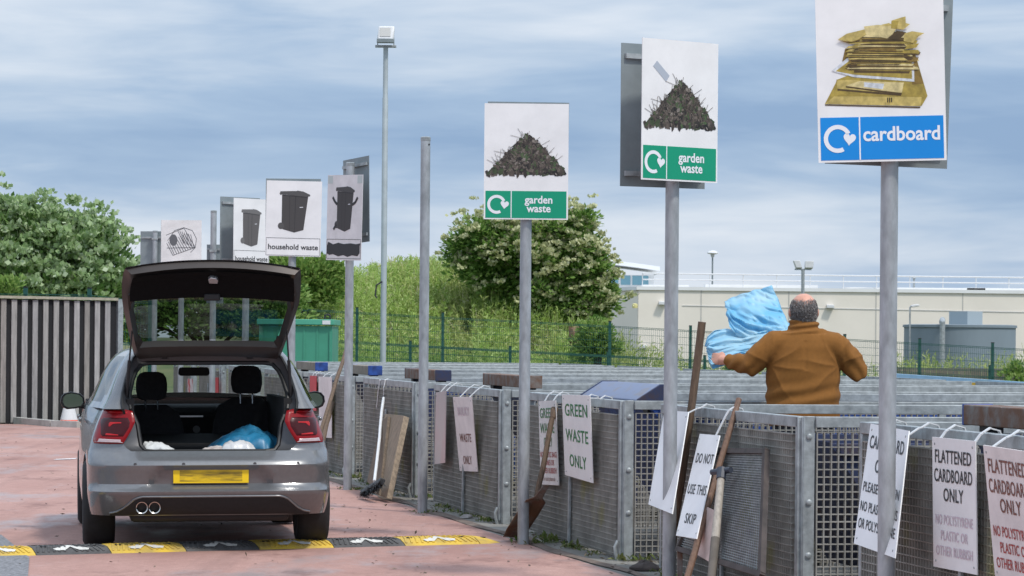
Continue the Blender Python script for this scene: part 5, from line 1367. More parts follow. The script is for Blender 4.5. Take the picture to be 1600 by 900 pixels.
    mb = MB(); mb.box((-.04, 1.572, .88), (.22, .012, .012)); put(mb, 'vent_trim', mat('satin_silver', (.45, .46, .47), .3, .7), d)
    mb = MB(); mb.lathe([(.028, 0), (.028, .02)], (.02, 1.585, .78), 14, axis=(0, -1, 0)); put(mb, 'knob', mat('grey_knob', (.10, .10, .10), .4), d)
    mb = MB(); c = Vector((.36, 1.42, .83)); mb.tube([c + Matrix.Rotation(R(25), 3, 'X') @ Vector((.185 * math.cos(i * 6.2832 / 24), 0, .185 * math.sin(i * 6.2832 / 24))) for i in range(25)], .016, 8, cap=False); put(mb, 'steering_wheel', blk, car)
    mb = MB(); mb.prism([(-.12, 1.55, 1.205), (-.105, 1.55, 1.19), (.105, 1.55, 1.19), (.12, 1.55, 1.205), (.115, 1.55, 1.245), (.10, 1.55, 1.255), (-.10, 1.55, 1.255), (-.115, 1.55, 1.245)], (0, .04, 0)); put(mb, 'interior_mirror', blk, car, bevel=.008)
    # windscreen, A pillars come with the body; frame the screen
    ws = []
    for k in range(7):
        t = k / 6; z = .985 + (1.40 - .985) * t; y = 2.36 - (z - .99) * 2.0 + .02; w = WU(min(1.405, z)) * .95
        ws.append([Vector((w * s, y + .10 * (1 - s * s), z)) for s in np.linspace(-1, 1, 11)])
    mb = MB(); mb.grid(ws); put(mb, 'windscreen', glass, car)
    mb = MB()
    # black obscuration edge at the foot of the windscreen + silver scuttle line
    mb.grid([[p + Vector((0, .004, 0)) for p in ws[0]], [p + Vector((0, .004, .0)) for p in [a.lerp(b, .35) for a, b in zip(ws[0], ws[1])]]]); put(mb, 'screen_border', blk, car)
    # ---- tail lamps, laid on the shell
    def lamp_patch(name, m, outline, off, parent, s, n=9):
        """outline: (u,z) polygon; fan-filled grid wrapped on the shell"""
        cu = sum(p[0] for p in outline) / len(outline); cz = sum(p[1] for p in outline) / len(outline)
        dense = []
        for (u0, z0), (u1, z1) in zip(outline, outline[1:] + outline[:1]):
            for k in range(6): dense.append((u0 + (u1 - u0) * k / 6, z0 + (z1 - z0) * k / 6))
        mb_ = MB(); rows_ = []
        for k in range(n + 1):
            t = k / n
            rows_.append([(cu + (u - cu) * t, cz + (z - cz) * t) for u, z in dense])
        def P(u, z, o):
            return Vector((s * u, rear_y(min(u, WR(z) * .984), z) - o, z)).lerp(Vector((s * WR(z) * .984, rear_y(WR(z) * .984, z) - o, z)), 1.0 if u > WR(z) * .984 else 0.0)
        g = [[P(u, z, off - (.0 if k < n else .010) ) for u, z in r_] for k, r_ in enumerate(rows_)]
        g.append([P(u, z, -.004) for u, z in rows_[-1]])
        if s < 0: g = [r_[::-1] for r_ in g]
        mb_.grid(g, closed=True)
        return put(mb_, name, m, parent, angle=60)
    for s in (1, -1):
        out = [(.522, .935), (.535, .975), (.60, .990), (.72, .985), (.800, .955), (.812, .92), (.802, .765), (.795, .752), (.60, .752), (.585, .775), (.54, .85), (.518, .90)]
        lp = lamp_patch('tail_lamp', red, out, .020, car, s)
        lamp_patch('lamp_dark_panel', red2, [(.54, .905), (.555, .938), (.745, .938), (.765, .915), (.765, .81), (.75, .792), (.592, .792), (.545, .865)], .0245, lp, s, 5)
        lamp_patch('lamp_light_bar', redl, [(.575, .895), (.575, .907), (.70, .907), (.715, .895), (.715, .86), (.70, .86), (.695, .893)], .027, lp, s, 2)
        lamp_patch('lamp_lower_bar', redl, [(.60, .805), (.60, .815), (.735, .83), (.745, .82), (.74, .806)], .0268, lp, s, 2)
        lamp_patch('reverse_lamp', clear, [(.602, .757), (.602, .782), (.79, .788), (.79, .76)], .0255, lp, s, 3)
        lamp_patch('lamp_top_edge', redl, [(.545, .958), (.55, .968), (.61, .981), (.71, .977), (.775, .955), (.70, .958), (.61, .962)], .0262, lp, s, 2)
    # ---- number plate (characters blurred in the photograph: smudged, unreadable)
    mb = MB(); mb.box((0, rear_y(0, .53) - .010, .535), (.52, .012, .112)); npl = put(mb, 'number_plate', mat('plate_yellow', srgb(238, 200, 20), .4), car, bevel=.003)
    mb = MB(); mb.box((0, rear_y(0, .53) - .0166, .535), (.43, .0015, .085)); put(mb, 'blurred_band', mat('plate_smudge', srgb(225, 188, 25), .5, 0, .1, 9, col2=srgb(105, 88, 28), stretch=(.55, 1, 4.2), contrast=(.36, .66)), npl, smooth=False)
    # ---- exhaust tips, sensors, tow cover, reflectors
    chrome = mat('exhaust_chrome', (.55, .52, .48), .18, 1.0)
    for x in (-.475, -.388):
        mb = MB(); y = rear_y(.43, .32) - .035
        n = 24
        prof = [(.030, .12), (.035, 0), (.041, -.004), (.043, .004), (.043, .12)]
        rows_ = [[Vector((x + r_ * math.cos(2 * math.pi * k / n), y + d_, .315 + r_ * math.sin(2 * math.pi * k / n))) for k in range(n)] for r_, d_ in prof]
        mb.grid(rows_, closed=True); e = put(mb, 'exhaust_tip', chrome, car)
        mb = MB(); mb.lathe([(.030, 0), (.030, .002)], (x, y + .09, .315), 20, axis=(0, -1, 0)); put(mb, 'exhaust_bore', blk, e)
    for x in (-.52, -.19, .30, .60):
        mb = MB(); mb.lathe([(.012, 0), (.011, .002)], (x, rear_y(x, .615) + .000, .612), 14, axis=(0, -1, 0)); put(mb, 'parking_sensor', jamb, body)
    for s in (1, -1):
        pts = [(s * u, rear_y(u, .423) - .004, .423) for u in (.70, .74, .78)]
    # crease line in the bumper
    # ---- wheels
    for ax in (0.0, 2.548):
        for s in (1, -1):
            w_, r_ = .215, .312; xo = s * (.862 - w_ / 2)
            cen = Vector((xo, ax, r_))
            mb = MB(); mb.lathe([(.21, -w_ / 2 + .01), (.27, -w_ / 2 - .004), (.297, -w_ / 2 + .012), (r_, -w_ / 2 + .035), (r_ + .002, 0), (r_, w_ / 2 - .035), (.297, w_ / 2 - .012), (.27, w_ / 2 + .004), (.21, w_ / 2 - .01)], cen, 40, axis=(s, 0, 0)); 
            wh = put(mb, 'wheel', tyre, car)
            for g_ in (-.06, -.02, .02, .06):
                mb = MB(); n = 40; R_ = [(r_ - .004, g_ - .004), (r_ + .0025, g_ - .004)]
            mb = MB(); mb.lathe([(.215, -.02), (.212, .085), (.19, .075), (.05, .06), (.03, .085)], cen, 30, axis=(s, 0, 0)); rim = put(mb, 'rim', mat('alloy', (.30, .30, .31), .35, .8), wh)
            mb = MB(); mb.lathe([(.22, -.09), (.05, -.05)], cen, 20, axis=(s, 0, 0)); put(mb, 'brake', blk, wh)
            # arch liner
            mb = MB(); rows_ = []
            for xx in (s * .81, s * .58):
                rows_.append([Vector((xx, ax + .35 * math.cos(t), .315 + .35 * math.sin(t))) for t in np.linspace(-.15, math.pi + .15, 18)])
            mb.grid(rows_); mb.add(rows_[1], [tuple(range(18))]); put(mb, 'arch_liner', blk, body)
    # ---- door mirrors
    for s in (1, -1):
        y = 1.60; cx = s * .905; cz = 1.005
        def mr(k, yy, dz=0): 
            pts = [(.0, -.062), (.06, -.066), (.10, -.05), (.118, -.015), (.112, .025), (.085, .052), (.03, .062), (-.05, .05), (-.085, .02), (-.09, -.02), (-.07, -.05)]
            return [Vector((cx + s * px * k * .86, yy, cz + pz * k)) for px, pz in pts]
        mb = MB(); rows_ = [mr(1, y), mr(1.05, y + .03), mr(.9, y + .10), mr(.5, y + .15)]; mb.grid(rows_, closed=True); mb.add(rows_[-1], [tuple(range(11))]); mo = put(mb, 'door_mirror', blk, car, angle=60)
        mb = MB(); mb.add(mr(.97, y + .012), [tuple(range(11))]); put(mb, 'mirror_rim', blk, mo)
        mb = MB(); mb.add(mr(.84, y + .006), [tuple(range(11))]); put(mb, 'mirror_glass', mat('mirror_glass', (.22, .27, .28), .04, 1.0), mo, smooth=False)
        mb = MB(); mb.bar((s * .80, y + .06, .955), (cx, y + .07, .97), .04, .09); put(mb, 'mirror_arm', blk, mo, bevel=.012)
    # door handles
    for s in (1, -1):
        for y in (.55, 1.42):
            mb = MB(); mb.bar((s * (W(.88) + .022), y, .885), (s * (W(.88) + .022), y + .17, .89), .028, .022); put(mb, 'door_handle', paint, body, bevel=.008)
    # ---- tailgate, hinged at the roof edge, shown raised.  Local frame: t runs from hinge to lower edge
    H0 = Vector((0, -.285, 1.385)); ang = R(40.5); TL = .90
    d = Vector((0, -math.cos(ang), math.sin(ang))); nrm = Vector((0, math.sin(ang), math.cos(ang)))   # outer side faces up
    def tg(u, t, o=0.0): return H0 + d * t + nrm * o + Vector((u, 0, 0))
    tw_t = np.array([0, .08, .3, .47, .60, .70, .80, .87, .90]); tw_u = np.array([.515, .53, .570, .597, .612, .614, .606, .598, .590])
    TW = lambda t: float(np.interp(t, tw_t, tw_u))
    cs_t = np.array([0, .3, .56, .68, .78, .90]); cs_o = np.array([.0, .02, .015, .06, .075, .03])    # glass part, then kink outwards at the waist
    CS = lambda t: float(np.interp(t, cs_t, cs_o))
    wo_t, wi_t = .14, .615     # window top / bottom along t
    def winhalf(t): return float(np.interp(t, [.14, .20, .50, .58, .63], [.455, .49, .530, .522, .49]))
    ts = np.linspace(0, TL, 25)
    def crown_(u, t): return CS(t) - .045 * (abs(u) / .62) ** 2.2
    outerg = []; 
    us = np.linspace(-1, 1, 31)
    mb = MB()
    grid_o = [[tg(TW(t) * s, t + .035 * (1 - s * s) * (t / TL) ** 3, crown_(TW(t) * s, t)) for s in us] for t in ts]
    inwin = lambda u, t: (wo_t - .01 < t < wi_t + .012) and abs(u) < winhalf(min(max(t, .14), .63)) + .012
    nt_, nu_ = len(ts), len(us)
    V = [p for r_ in grid_o for p in r_]; Fc = []
    for i in range(nt_ - 1):
        for j in range(nu_ - 1):
            tm = (ts[i] + ts[i + 1]) / 2; um = TW(tm) * (us[j] + us[j + 1]) / 2
            if inwin(um, tm): continue
            Fc.append((i * nu_ + j, i * nu_ + j + 1, (i + 1) * nu_ + j + 1, (i + 1) * nu_ + j))
    mb.add(V, Fc); tail = put(mb, 'tailgate', paint, car, angle=40)
    # inner pressing (brownish reflected light comes from the lane): frame with depth
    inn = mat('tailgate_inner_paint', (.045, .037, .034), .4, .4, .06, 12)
    def ring_out(o, k=1.0, sh=0.0):
        pts = []
        for t in np.linspace(0.02, TL - .02, 16): pts.append((TW(t) * k, t))
        R_ = [tg(u, t, crown_(u, t) + o) for u, t in pts]
        for s in np.linspace(.8, -.8, 9): pts_u = TW(TL - .02) * k * s; R_.append(tg(pts_u, TL - .015 + .035 * (1 - s * s), crown_(pts_u, TL) + o))
        R_ += [tg(-u, t, crown_(u, t) + o) for u, t in pts[::-1]]
        for s in np.linspace(-.8, .8, 9): pts_u = TW(.02) * k * s; R_.append(tg(pts_u, .02, crown_(pts_u, .02) + o))
        return R_
    def ring_win(o, g=0.0):
        n = len(ring_out(0)); R_ = []
        tsR = np.linspace(wo_t - g * .6, wi_t + g, 16)
        R_ = [tg(winhalf(min(max(t, .14), .63)) + g, t, crown_(.5, t) + o) for t in tsR]
        for s in np.linspace(.8, -.8, 9): u = (winhalf(.61) + g) * s; R_.append(tg(u, wi_t + g + .022 * (1 - s * s), crown_(u, wi_t) + o))
        R_ += [tg(-(winhalf(min(max(t, .14), .63)) + g), t, crown_(.5, t) + o) for t in tsR[::-1]]
        for s in np.linspace(-.8, .8, 9): u = (winhalf(.14) + g) * s; R_.append(tg(u, wo_t - g * .6 - .02 * (1 - s * s), crown_(u, wo_t) + o))
        return R_
    r0 = ring_out(-.002); r1 = ring_out(-.03, .965); r2 = [a.lerp(b, .45) for a, b in zip(ring_out(-.065, .93), ring_win(-.06, .03))]; r3 = ring_win(-.05, .025); r4 = ring_win(-.008, 0)
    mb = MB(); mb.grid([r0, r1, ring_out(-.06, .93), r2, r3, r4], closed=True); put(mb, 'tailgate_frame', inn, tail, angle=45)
    # black trim panel over the lower part of the inside
    mb = MB(); rows_ = []
    for t in np.linspace(wi_t + .02, TL - .012, 8):
        k = .915; rows_.append([tg(TW(t) * k * s, t + .03 * (1 - s * s) * ((t - .5) / .4), crown_(TW(t) * s * .9, t) - .098 - .02 * math.sin(math.pi * (t - wi_t) / (TL - wi_t)) * (1 - s ** 4)) for s in np.linspace(-1, 1, 17)])
    mb.grid(rows_); put(mb, 'trim_panel', mat('boot_trim', (.006, .006, .0065), .85, 0, .15, 30, spec=.12), tail)
    mb = MB(); mb.grid([[tg(winhalf(min(max(t, .14), .63)) * s * 1.0, t, crown_(.5 * s, t) + .002) for s in np.linspace(-1, 1, 9)] for t in np.linspace(wo_t - .02, wi_t + .03, 9)]); put(mb, 'rear_window', glassmat('rear_glass', (.36, .41, .39), 1.0), tail)
    # latch, hinges, stays, wiper base, wiper
    mb = MB(); p = tg(.0, TL - .055, crown_(0, TL) - .085); mb.prism([p + d * a + Vector((b, 0, 0)) for a, b in ((-.028, -.028), (-.03, .03), (.0, .034), (.022, .02), (.03, -.02), (.01, -.036))], -nrm * .03); put(mb, 'latch', mat('latch_metal', (.42, .42, .43), .35, .8), tail, bevel=.004)
    mb = MB(); p = tg(0, wi_t + .03, crown_(0, wi_t) - .09); mb.box(p, (.11, .06, .05)); put(mb, 'wiper_motor_cover', blk, tail, bevel=.01)
    for s in (1, -1):
        mb = MB(); q = tg(s * .30, .03, -.03); mb.bar(H0 + Vector((s * .30, .05, -.045)), q + d * .05, .05, .025, side=(1, 0, 0)); put(mb, 'hinge', jamb, tail, bevel=.006)
        mb = MB(); a = tg(s * (TW(.30) - .035), .30, -.05); b = Vector((s * .575, -.46, 1.06)); m_ = a.lerp(b, .45); mb.tube([a, m_], .006, 8); mb.tube([m_, b], .012, 8); put(mb, 'gas_stay', blk, tail)
        mb = MB(); mb.lathe([(.016, 0), (.016, .012), (.008, .016)], tg(s * (TW(.66) - .06), .66, crown_(.55, .66) - .062), 12, axis=-nrm); put(mb, 'rubber_stop', blk, tail)
    mb = MB(); mb.tube([tg(.02, wi_t - .0, CS(.5) + .03), tg(-.24, wi_t - .09, CS(.45) + .025)], .008, 6); put(mb, 'rear_wiper', blk, tail)
    # roof spoiler, black strip
    return car
car = build_car()
def car_pt(x, y, z):
    return CAR0 + Matrix.Rotation(R(CAR_YAW), 3, 'Z') @ Vector((x, y, z))
# ---- things lying in the boot
def crumple(name, label, cat, centre, size, m, seed, res=30, amp=.035, top=None):
    g = Vector((seed * 3.1, seed * 1.7, 0)); mb = MB(); rows = []
    for j in range(res + 1):
        r_ = []
        for i in range(res * 2 + 1):
            u, v = i / (res * 2) * 2 - 1, j / res * 2 - 1
            rad = max(0, 1 - (abs(u) ** 2.4 + abs(v) ** 2.4)); n1 = mnoise.noise(Vector((u * 1.6, v * 1.6, 0)) + g); n2 = mnoise.noise(Vector((u * 4.5, v * 4.5, 1)) + g); n3 = abs(mnoise.noise(Vector((u * 4, v * 6, 2)) + g))
            h = size[2] * (rad ** .45) * (.85 + .22 * n1) + amp * (n2 - 1.2 * n3) * min(1, rad * 4)
            if top: h *= top(u, v)
            edge = 1 + .16 * mnoise.noise(Vector((u * 2.2, v * 2.2, 5)) + g)
            r_.append(Vector((u * size[0] * edge, v * size[1] * edge, max(.002, h))))
        rows.append(r_)
    mb.grid(rows)
    Rm = Matrix.Rotation(R(CAR_YAW), 3, 'Z'); mb.v = [tuple(centre + Rm @ Vector(p)) for p in mb.v]
    o = mb.build(name, m, None, angle=70); me = o.data; 
    for v in me.vertices: v.co -= centre
    o.location = centre
    s = o.modifiers.new('thick', 'SOLIDIFY'); s.thickness = .003
    tag(o, label, cat); return o
bluep = mat('blue_plastic_sheet', srgb(38, 112, 148), .4, 0, .25, 7, coat=.2)
whitep = mat('white_plastic_bag', (.62, .62, .62), .4, 0, .12, 9, coat=.2)
stain = mat('stained_cloth', (.55, .50, .47), .7, 0, .3, 6, col2=(.26, .17, .14), contrast=(.45, .7))
crumple('plastic_sheet', 'crumpled blue plastic sheet lying in the right of the open boot', 'plastic sheet', car_pt(.26, -.20, .675), (.27, .26, .20), bluep, 3, amp=.022, top=lambda u, v: .45 + .55 * min(1, max(0, (u + 1.0) / .8)))
crumple('plastic_bag', 'white carrier bag in front of the blue plastic sheet in the boot', 'bag', car_pt(.20, -.47, .677), (.13, .09, .10), whitep, 5, 20, .012)
crumple('cloth', 'pale brown stained cloth between white carrier bag and blue sheet', 'cloth', car_pt(.08, -.44, .677), (.16, .10, .055), stain, 8, 20, .010)
crumple('cloth', 'white cloth with dark marks in the left corner of the boot', 'cloth', car_pt(-.355, -.45, .677), (.125, .10, .085), mat('marked_white_cloth', (.62, .63, .62), .7, 0, .1, 4, col2=(.10, .10, .10), contrast=(.62, .70)), 9, 20, .010, top=lambda u, v: 1.0 - .38 * u)

# ------------------------------------------------------------------ speed bump
def speed_bump():
    a = gp(-55, 869.5); e = gp(736, 849.2); a.z = e.z = .009
    dv = (e - a).normalized(); n = Vector((-dv.y, dv.x, 0)); L_ = (e - a).length
    b = thing('speed_bump', 'yellow and black rubber speed bump across the lane behind the car', 'speed bump', a)
    ye = mat('yellow_rubber', srgb(220, 184, 62), .8, 0, .18, 6, col2=srgb(178, 152, 82), bump=.2); bl = mat('black_rubber', (.085, .083, .082), .85, 0, .3, 8, bump=.2)
    wa = mat('white_arrow', (.62, .61, .57), .7, 0, .12, 10)
    prof = [(-.19, 0), (-.175, .012), (-.10, .042), (-.03, .050), (.03, .050), (.10, .042), (.175, .012), (.19, 0)]
    px = [-55 - 12, 47, 163, 278.5, 393, 508, 620, 735]
    # positions of the joints along the bump
    js = []
    for x in px:
        lo, hi = 0.0, L_ * 1.3
        t = (x + 67) / (735 + 67); o = a + dv * 0; best = None
        for k in range(400):
            q = a + dv * (L_ * (k / 399 * 1.1 - .05)); du = q.x * F / q.y + 800
            if best is None or abs(du - x) < best[0]: best = (abs(du - x), L_ * (k / 399 * 1.1 - .05))
        js.append(best[1])
    for i, (s0, s1) in enumerate(zip(js[:-1], js[1:])):
        mb = MB(); nn = len(prof); P = []
        g = .003
        for s in (s0 + g, s1 - g): P += [a + dv * s + n * y + Vector((0, 0, z)) for y, z in prof]
        mb.add(P, [tuple(range(nn - 1, -1, -1)), tuple(range(nn, 2 * nn))] + [(k, k + 1, nn + k + 1, nn + k) for k in range(nn - 1)])
        # chevron ribs pressed into both slopes
        m = (s0 + s1) / 2
        for sd in (-1, 1):
            for k in range(13):
                s = s0 + .02 + (s1 - s0 - .04) * k / 13
                for (y0, z0, y1, z1) in ((-.165, .018, -.10, .044), (-.10, .044, -.02, .052)):
                    f0, f1 = (y0 + .165) / .33, (y1 + .165) / .33
                    sg = .10 if k < 6 else -.10
                    p = a + dv * (s + sg * f0 + (.05 if sg < 0 else 0)) + n * (sd * y0) + Vector((0, 0, z0)); q = a + dv * (s + sg * f1 + (.05 if sg < 0 else 0)) + n * (sd * y1) + Vector((0, 0, z1))
                    if s0 + .01 < (p - a).dot(dv) < s1 - .01 and s0 + .01 < (q - a).dot(dv) < s1 - .01: mb.bar(p, q, .008, .014)
        so = mb.build('segment', ye if i % 2 == 0 else bl, b, angle=25)
        # white arrow plate
        mb = MB()
        for sg in (-1, 1):
            Pq = []
            for s, y in ((0, -.045), (sg * .13, -.125), (sg * .115, -.15), (sg * .05, -.15), (0, -.10)):
                z = np.interp(y, [p[0] for p in prof], [p[1] for p in prof]) + .007; Pq.append(a + dv * (m + s) + n * y + Vector((0, 0, z)))
            mb.add(Pq, [tuple(range(5))])
        mb.build('arrow_mark', wa, so, smooth=False)
        for s in (s0 + .09, s1 - .09):
            mb = MB(); mb.lathe([(.022, 0), (.022, .006), (.012, .004)], a + dv * s + n * (-.06) + Vector((0, 0, .047)), 12); mb.build('bolt', M['black_plastic'], so)
    # rounded end piece
    s1 = js[-1]; mb = MB(); rows = []
    for t in np.linspace(0, 1, 8):
        w = (1 - .62 * t ** 2); hz = (1 - t ** 1.6)
        rows.append([a + dv * (s1 + .004 + .225 * t) + n * (y * w) + Vector((0, 0, z * hz)) for y, z in prof])
    mb.grid(rows); mb.add(rows[0], [tuple(range(8))]); en = mb.build('end_piece', ye, b, angle=30)
    mb = MB(); mb.lathe([(.022, 0), (.022, .006), (.012, .004)], a + dv * (s1 + .09) + n * (-.05) + Vector((0, 0, .036)), 12); mb.build('bolt', M['black_plastic'], en)
speed_bump()
# ------------------------------------------------------------------ the man
def evaluated_mesh(o):
    dg = bpy.context.evaluated_depsgraph_get(); return bpy.data.meshes.new_from_object(o.evaluated_get(dg))
def fuse(mb, voxel, smooth=3, fold=None):
    """union of overlapping pieces as one continuous skin"""
    me = bpy.data.meshes.new('tmp'); me.from_pydata(mb.v, [], mb.f); bm = bmesh.new(); bm.from_mesh(me); bmesh.ops.recalc_face_normals(bm, faces=bm.faces); bm.to_mesh(me); bm.free()
    o = bpy.data.objects.new('tmp', me); COL.objects.link(o)
    r = o.modifiers.new('r', 'REMESH'); r.mode = 'VOXEL'; r.voxel_size = voxel; r.use_smooth_shade = True
    if smooth: s = o.modifiers.new('s', 'SMOOTH'); s.iterations = smooth; s.factor = .5
    m2 = evaluated_mesh(o); bpy.data.objects.remove(o)
    if fold:
        nr = [Vector(v.normal) for v in m2.vertices]
        for v, n_ in zip(m2.vertices, nr): v.co += n_ * fold(v.co, n_)
    m2.polygons.foreach_set('use_smooth', [True] * len(m2.polygons)); m2.update()
    return m2
def ellipse_tube(mb, rings, n=24):
    """rings: (centre, rx, ry) stacked up z"""
    rows = [[Vector((c[0] + rx * math.cos(2 * math.pi * k / n), c[1] + ry * math.sin(2 * math.pi * k / n), c[2])) for k in range(n)] for c, rx, ry in rings]
    mb.grid(rows, closed=True); mb.add(rows[0], [tuple(range(n - 1, -1, -1))]); mb.add(rows[-1], [tuple(range(n))])
def ball(mb, c, r, n=14):
    c = Vector(c); rr = r if isinstance(r, (tuple, list)) else (r, r, r)
    rows = [[Vector((c.x + rr[0] * math.sin(t) * math.cos(2 * math.pi * k / n), c.y + rr[1] * math.sin(t) * math.sin(2 * math.pi * k / n), c.z + rr[2] * math.cos(t))) for k in range(n)] for t in np.linspace(.02, math.pi - .02, 9)]
    mb.grid(rows, closed=True); mb.add(rows[0], [tuple(range(n))]); mb.add(rows[-1], [tuple(range(n))])
def hand(mb, wrist, palm_c, fwd, across, up, curl=1.0):
    """palm and five bent fingers; fwd = towards the knuckles, across = index side, up = back of the hand"""
    wrist, palm_c, fwd, across, up = [Vector(v) for v in (wrist, palm_c, fwd, across, up)]
    mb.tube([wrist, wrist.lerp(palm_c, .5), palm_c], [.031, .030, .036], 10)
    rows = []
    for t, w, th in ((-.045, .032, .018), (-.01, .042, .020), (.03, .045, .018), (.05, .040, .014)):
        rows.append([palm_c + fwd * t + across * (w * math.cos(a)) + up * (th * math.sin(a)) for a in np.linspace(0, 2 * math.pi, 13)[:-1]])
    mb.grid(rows, closed=True); mb.add(rows[0], [tuple(range(12))]); mb.add(rows[-1], [tuple(range(12))])
    for i, (off, L_) in enumerate(((.033, .9), (.011, 1.0), (-.011, .95), (-.032, .78))):
        k0 = palm_c + fwd * .045 + across * off; r = .0095 if i < 3 else .0085
        k1 = k0 + (fwd * .75 - up * .45 * curl).normalized() * .040 * L_
        k2 = k1 + (fwd * .05 - up * 1.0 * curl).normalized() * .028 * L_
        k3 = k2 + (-fwd * .8 - up * .35 * curl).normalized() * .022 * L_
        mb.tube([k0 - fwd * .02, k0, k1, k2, k3], [r * 1.1, r * 1.08, r, r * .92, r * .75], 8)
    t0 = palm_c - fwd * .02 + across * .036; t1 = t0 + (across * .5 + fwd * .6 - up * .5).normalized() * .036; t2 = t1 + (-across * .3 + fwd * .7 - up * .6).normalized() * .028
    mb.tube([t0 - across * .015, t0, t1, t2], [.013, .0125, .011, .008], 8)
def build_man():
    Y = 20.08; p = at(1255, 640, Y); org = Vector((p.x, Y, .006))
    skin = mat('skin', srgb(205, 150, 128), .5, 0, .10, 14)
    fle = mat('brown_fleece', (.225, .092, .016), .95, 0, .06, 40, bump=.06, bscale=160)
    trs = mat('dark_trousers', (.02, .022, .03), .85, 0, .2, 30)
    SL, EL, WL = Vector((-.195, .0, 1.475)), Vector((-.365, -.01, 1.335)), Vector((-.505, .12, 1.362))
    SRt, ER, WR_ = Vector((.195, .0, 1.475)), Vector((.365, .02, 1.305)), Vector((.30, .27, 1.36))
    # body: head, neck, trunk, arms, hands, legs as one skin
    mb = MB()
    hc = Vector((0.0, .035, 1.70))
    ellipse_tube(mb, [((0, .055, 1.585), .05, .055), ((0, .055, 1.60), .062, .075), ((0, .045, 1.63), .074, .095), ((0, .038, 1.67), .083, .104), ((0, .03, 1.71), .086, .107), ((0, .025, 1.745), .083, .102), ((0, .022, 1.775), .072, .088), ((0, .022, 1.80), .050, .062), ((0, .025, 1.815), .022, .028)], 28)
    for s in (-1, 1):
        ball(mb, (s * .088, .03, 1.685), (.014, .024, .034)); ball(mb, (s * .094, .022, 1.69), (.010, .02, .028))
        ball(mb, (s * .03, .125, 1.725), (.03, .014, .010))        # brow
        ball(mb, (s * .045, .105, 1.665), (.025, .03, .024))       # cheek
    ball(mb, (0, .142, 1.685), (.014, .020, .024)); ball(mb, (0, .150, 1.672), (.018, .016, .011))   # nose
    ball(mb, (0, .125, 1.638), (.026, .014, .007)); ball(mb, (0, .122, 1.628), (.022, .014, .007))    # lips
    ball(mb, (0, .105, 1.602), (.03, .028, .02))
    ellipse_tube(mb, [((0, .01, 1.45), .10, .08), ((0, .015, 1.52), .075, .075), ((0, .025, 1.57), .066, .07), ((0, .035, 1.64), .064, .075)], 20)
    ellipse_tube(mb, [((0, .02, .86), .17, .12), ((0, .03, 1.0), .20, .15), ((0, .035, 1.15), .205, .15), ((0, .02, 1.32), .20, .125), ((0, .01, 1.45), .17, .10), ((0, .01, 1.52), .10, .07)], 24)
    mb.tube([SL + Vector((.06, 0, 0)), SL, EL, WL], [.06, .06, .052, .032], 12); mb.tube([SRt - Vector((.06, 0, 0)), SRt, ER, WR_], [.06, .06, .052, .032], 12)
    dl = (WL - EL).normalized(); hand(mb, WL, WL + dl * .055, dl, Vector((.25, .25, .93)).normalized(), Vector((.05, -1, .2)).normalized())
    dr = (WR_ - ER).normalized(); hand(mb, WR_, WR_ + dr * .055, dr, Vector((-.3, .1, .93)).normalized(), Vector((1, .2, .2)).normalized())
    for s in (-1, 1):
        mb.tube([(s * .10, .02, .92), (s * .11, .03, .50), (s * .115, .0, .10)], [.095, .062, .042], 14)
        mb.tube([(s * .115, -.03, .05), (s * .125, .16, .035)], [.038, .03], 10)
    me = fuse(mb, .0075, 2)
    me.materials.append(skin)
    man = bpy.data.objects.new('person', me); COL.objects.link(man); man.location = org
    tag(man, 'man in brown fleece seen from behind, holding a pale blue plastic sheet', 'person')
    # fleece
    mb = MB()
    ellipse_tube(mb, [((0, .03, .93), .235, .175), ((0, .035, .97), .250, .19), ((0, .035, 1.06), .250, .190), ((0, .03, 1.18), .250, .180), ((0, .02, 1.30), .248, .165), ((0, .012, 1.39), .242, .150), ((0, .008, 1.46), .225, .135), ((0, .008, 1.515), .185, .115), ((0, .012, 1.555), .135, .100), ((0, .02, 1.58), .106, .094)], 36)
    ellipse_tube(mb, [((0, .018, 1.54), .116, .108), ((0, .024, 1.575), .104, .100), ((0, .028, 1.605), .100, .098), ((0, .032, 1.628), .102, .101), ((0, .032, 1.636), .088, .088)], 30)
    mb.tube([SL + Vector((.10, .0, .015)), SL + Vector((.0, 0, .0)), SL.lerp(EL, .55) + Vector((0, -.01, .012)), EL, EL.lerp(WL, .5), WL - dl * .01], [.088, .095, .088, .078, .063, .048], 18)
    mb.tube([SRt + Vector((-.10, 0, .015)), SRt, SRt.lerp(ER, .55) + Vector((.01, 0, .012)), ER, ER.lerp(WR_, .5), WR_ - dr * .01], [.088, .095, .088, .078, .063, .048], 18)
    def fold(c, n_):
        x, y, z = c.x, c.y, c.z; d = 0.0
        # drag lines running from each armpit down across the back
        for s in (-1, 1):
            ax, az = s * .225, 1.335; dx, dz = (ax - x) * s, az - z; r = math.hypot(dx, dz); a = math.atan2(dz, dx)
            w = math.exp(-((r - .16) / .13) ** 2)
            d += .011 * w * (abs(math.sin(a * 3.6 + .6 * s + 1.3 * mnoise.noise(Vector((x * 4, z * 4, 3))))) ** .6 - .6) * -1
        w = math.exp(-((z - 1.13) / .10) ** 2)
        d += .0075 * w * math.sin(58 * (z + .30 * (x - .1) ** 2 * 2 - .12 * x) + 3.4 * mnoise.noise(Vector((x * 3.2, z * 2, 1))))
        if abs(x) > .26:
            d += .0042 * math.sin(75 * (abs(x) * .9 + (z - 1.3) * .55) + 3 * mnoise.noise(Vector((x * 6, z * 6, 2))))
        if z > 1.545 and abs(x) < .15: d += .006 * math.sin(150 * (z - .12 * x))
        d += .0015 * mnoise.noise(Vector((x * 9, y * 9, z * 9))) + .004 * mnoise.noise(Vector((x * 4, y * 4, z * 4 + 7)))
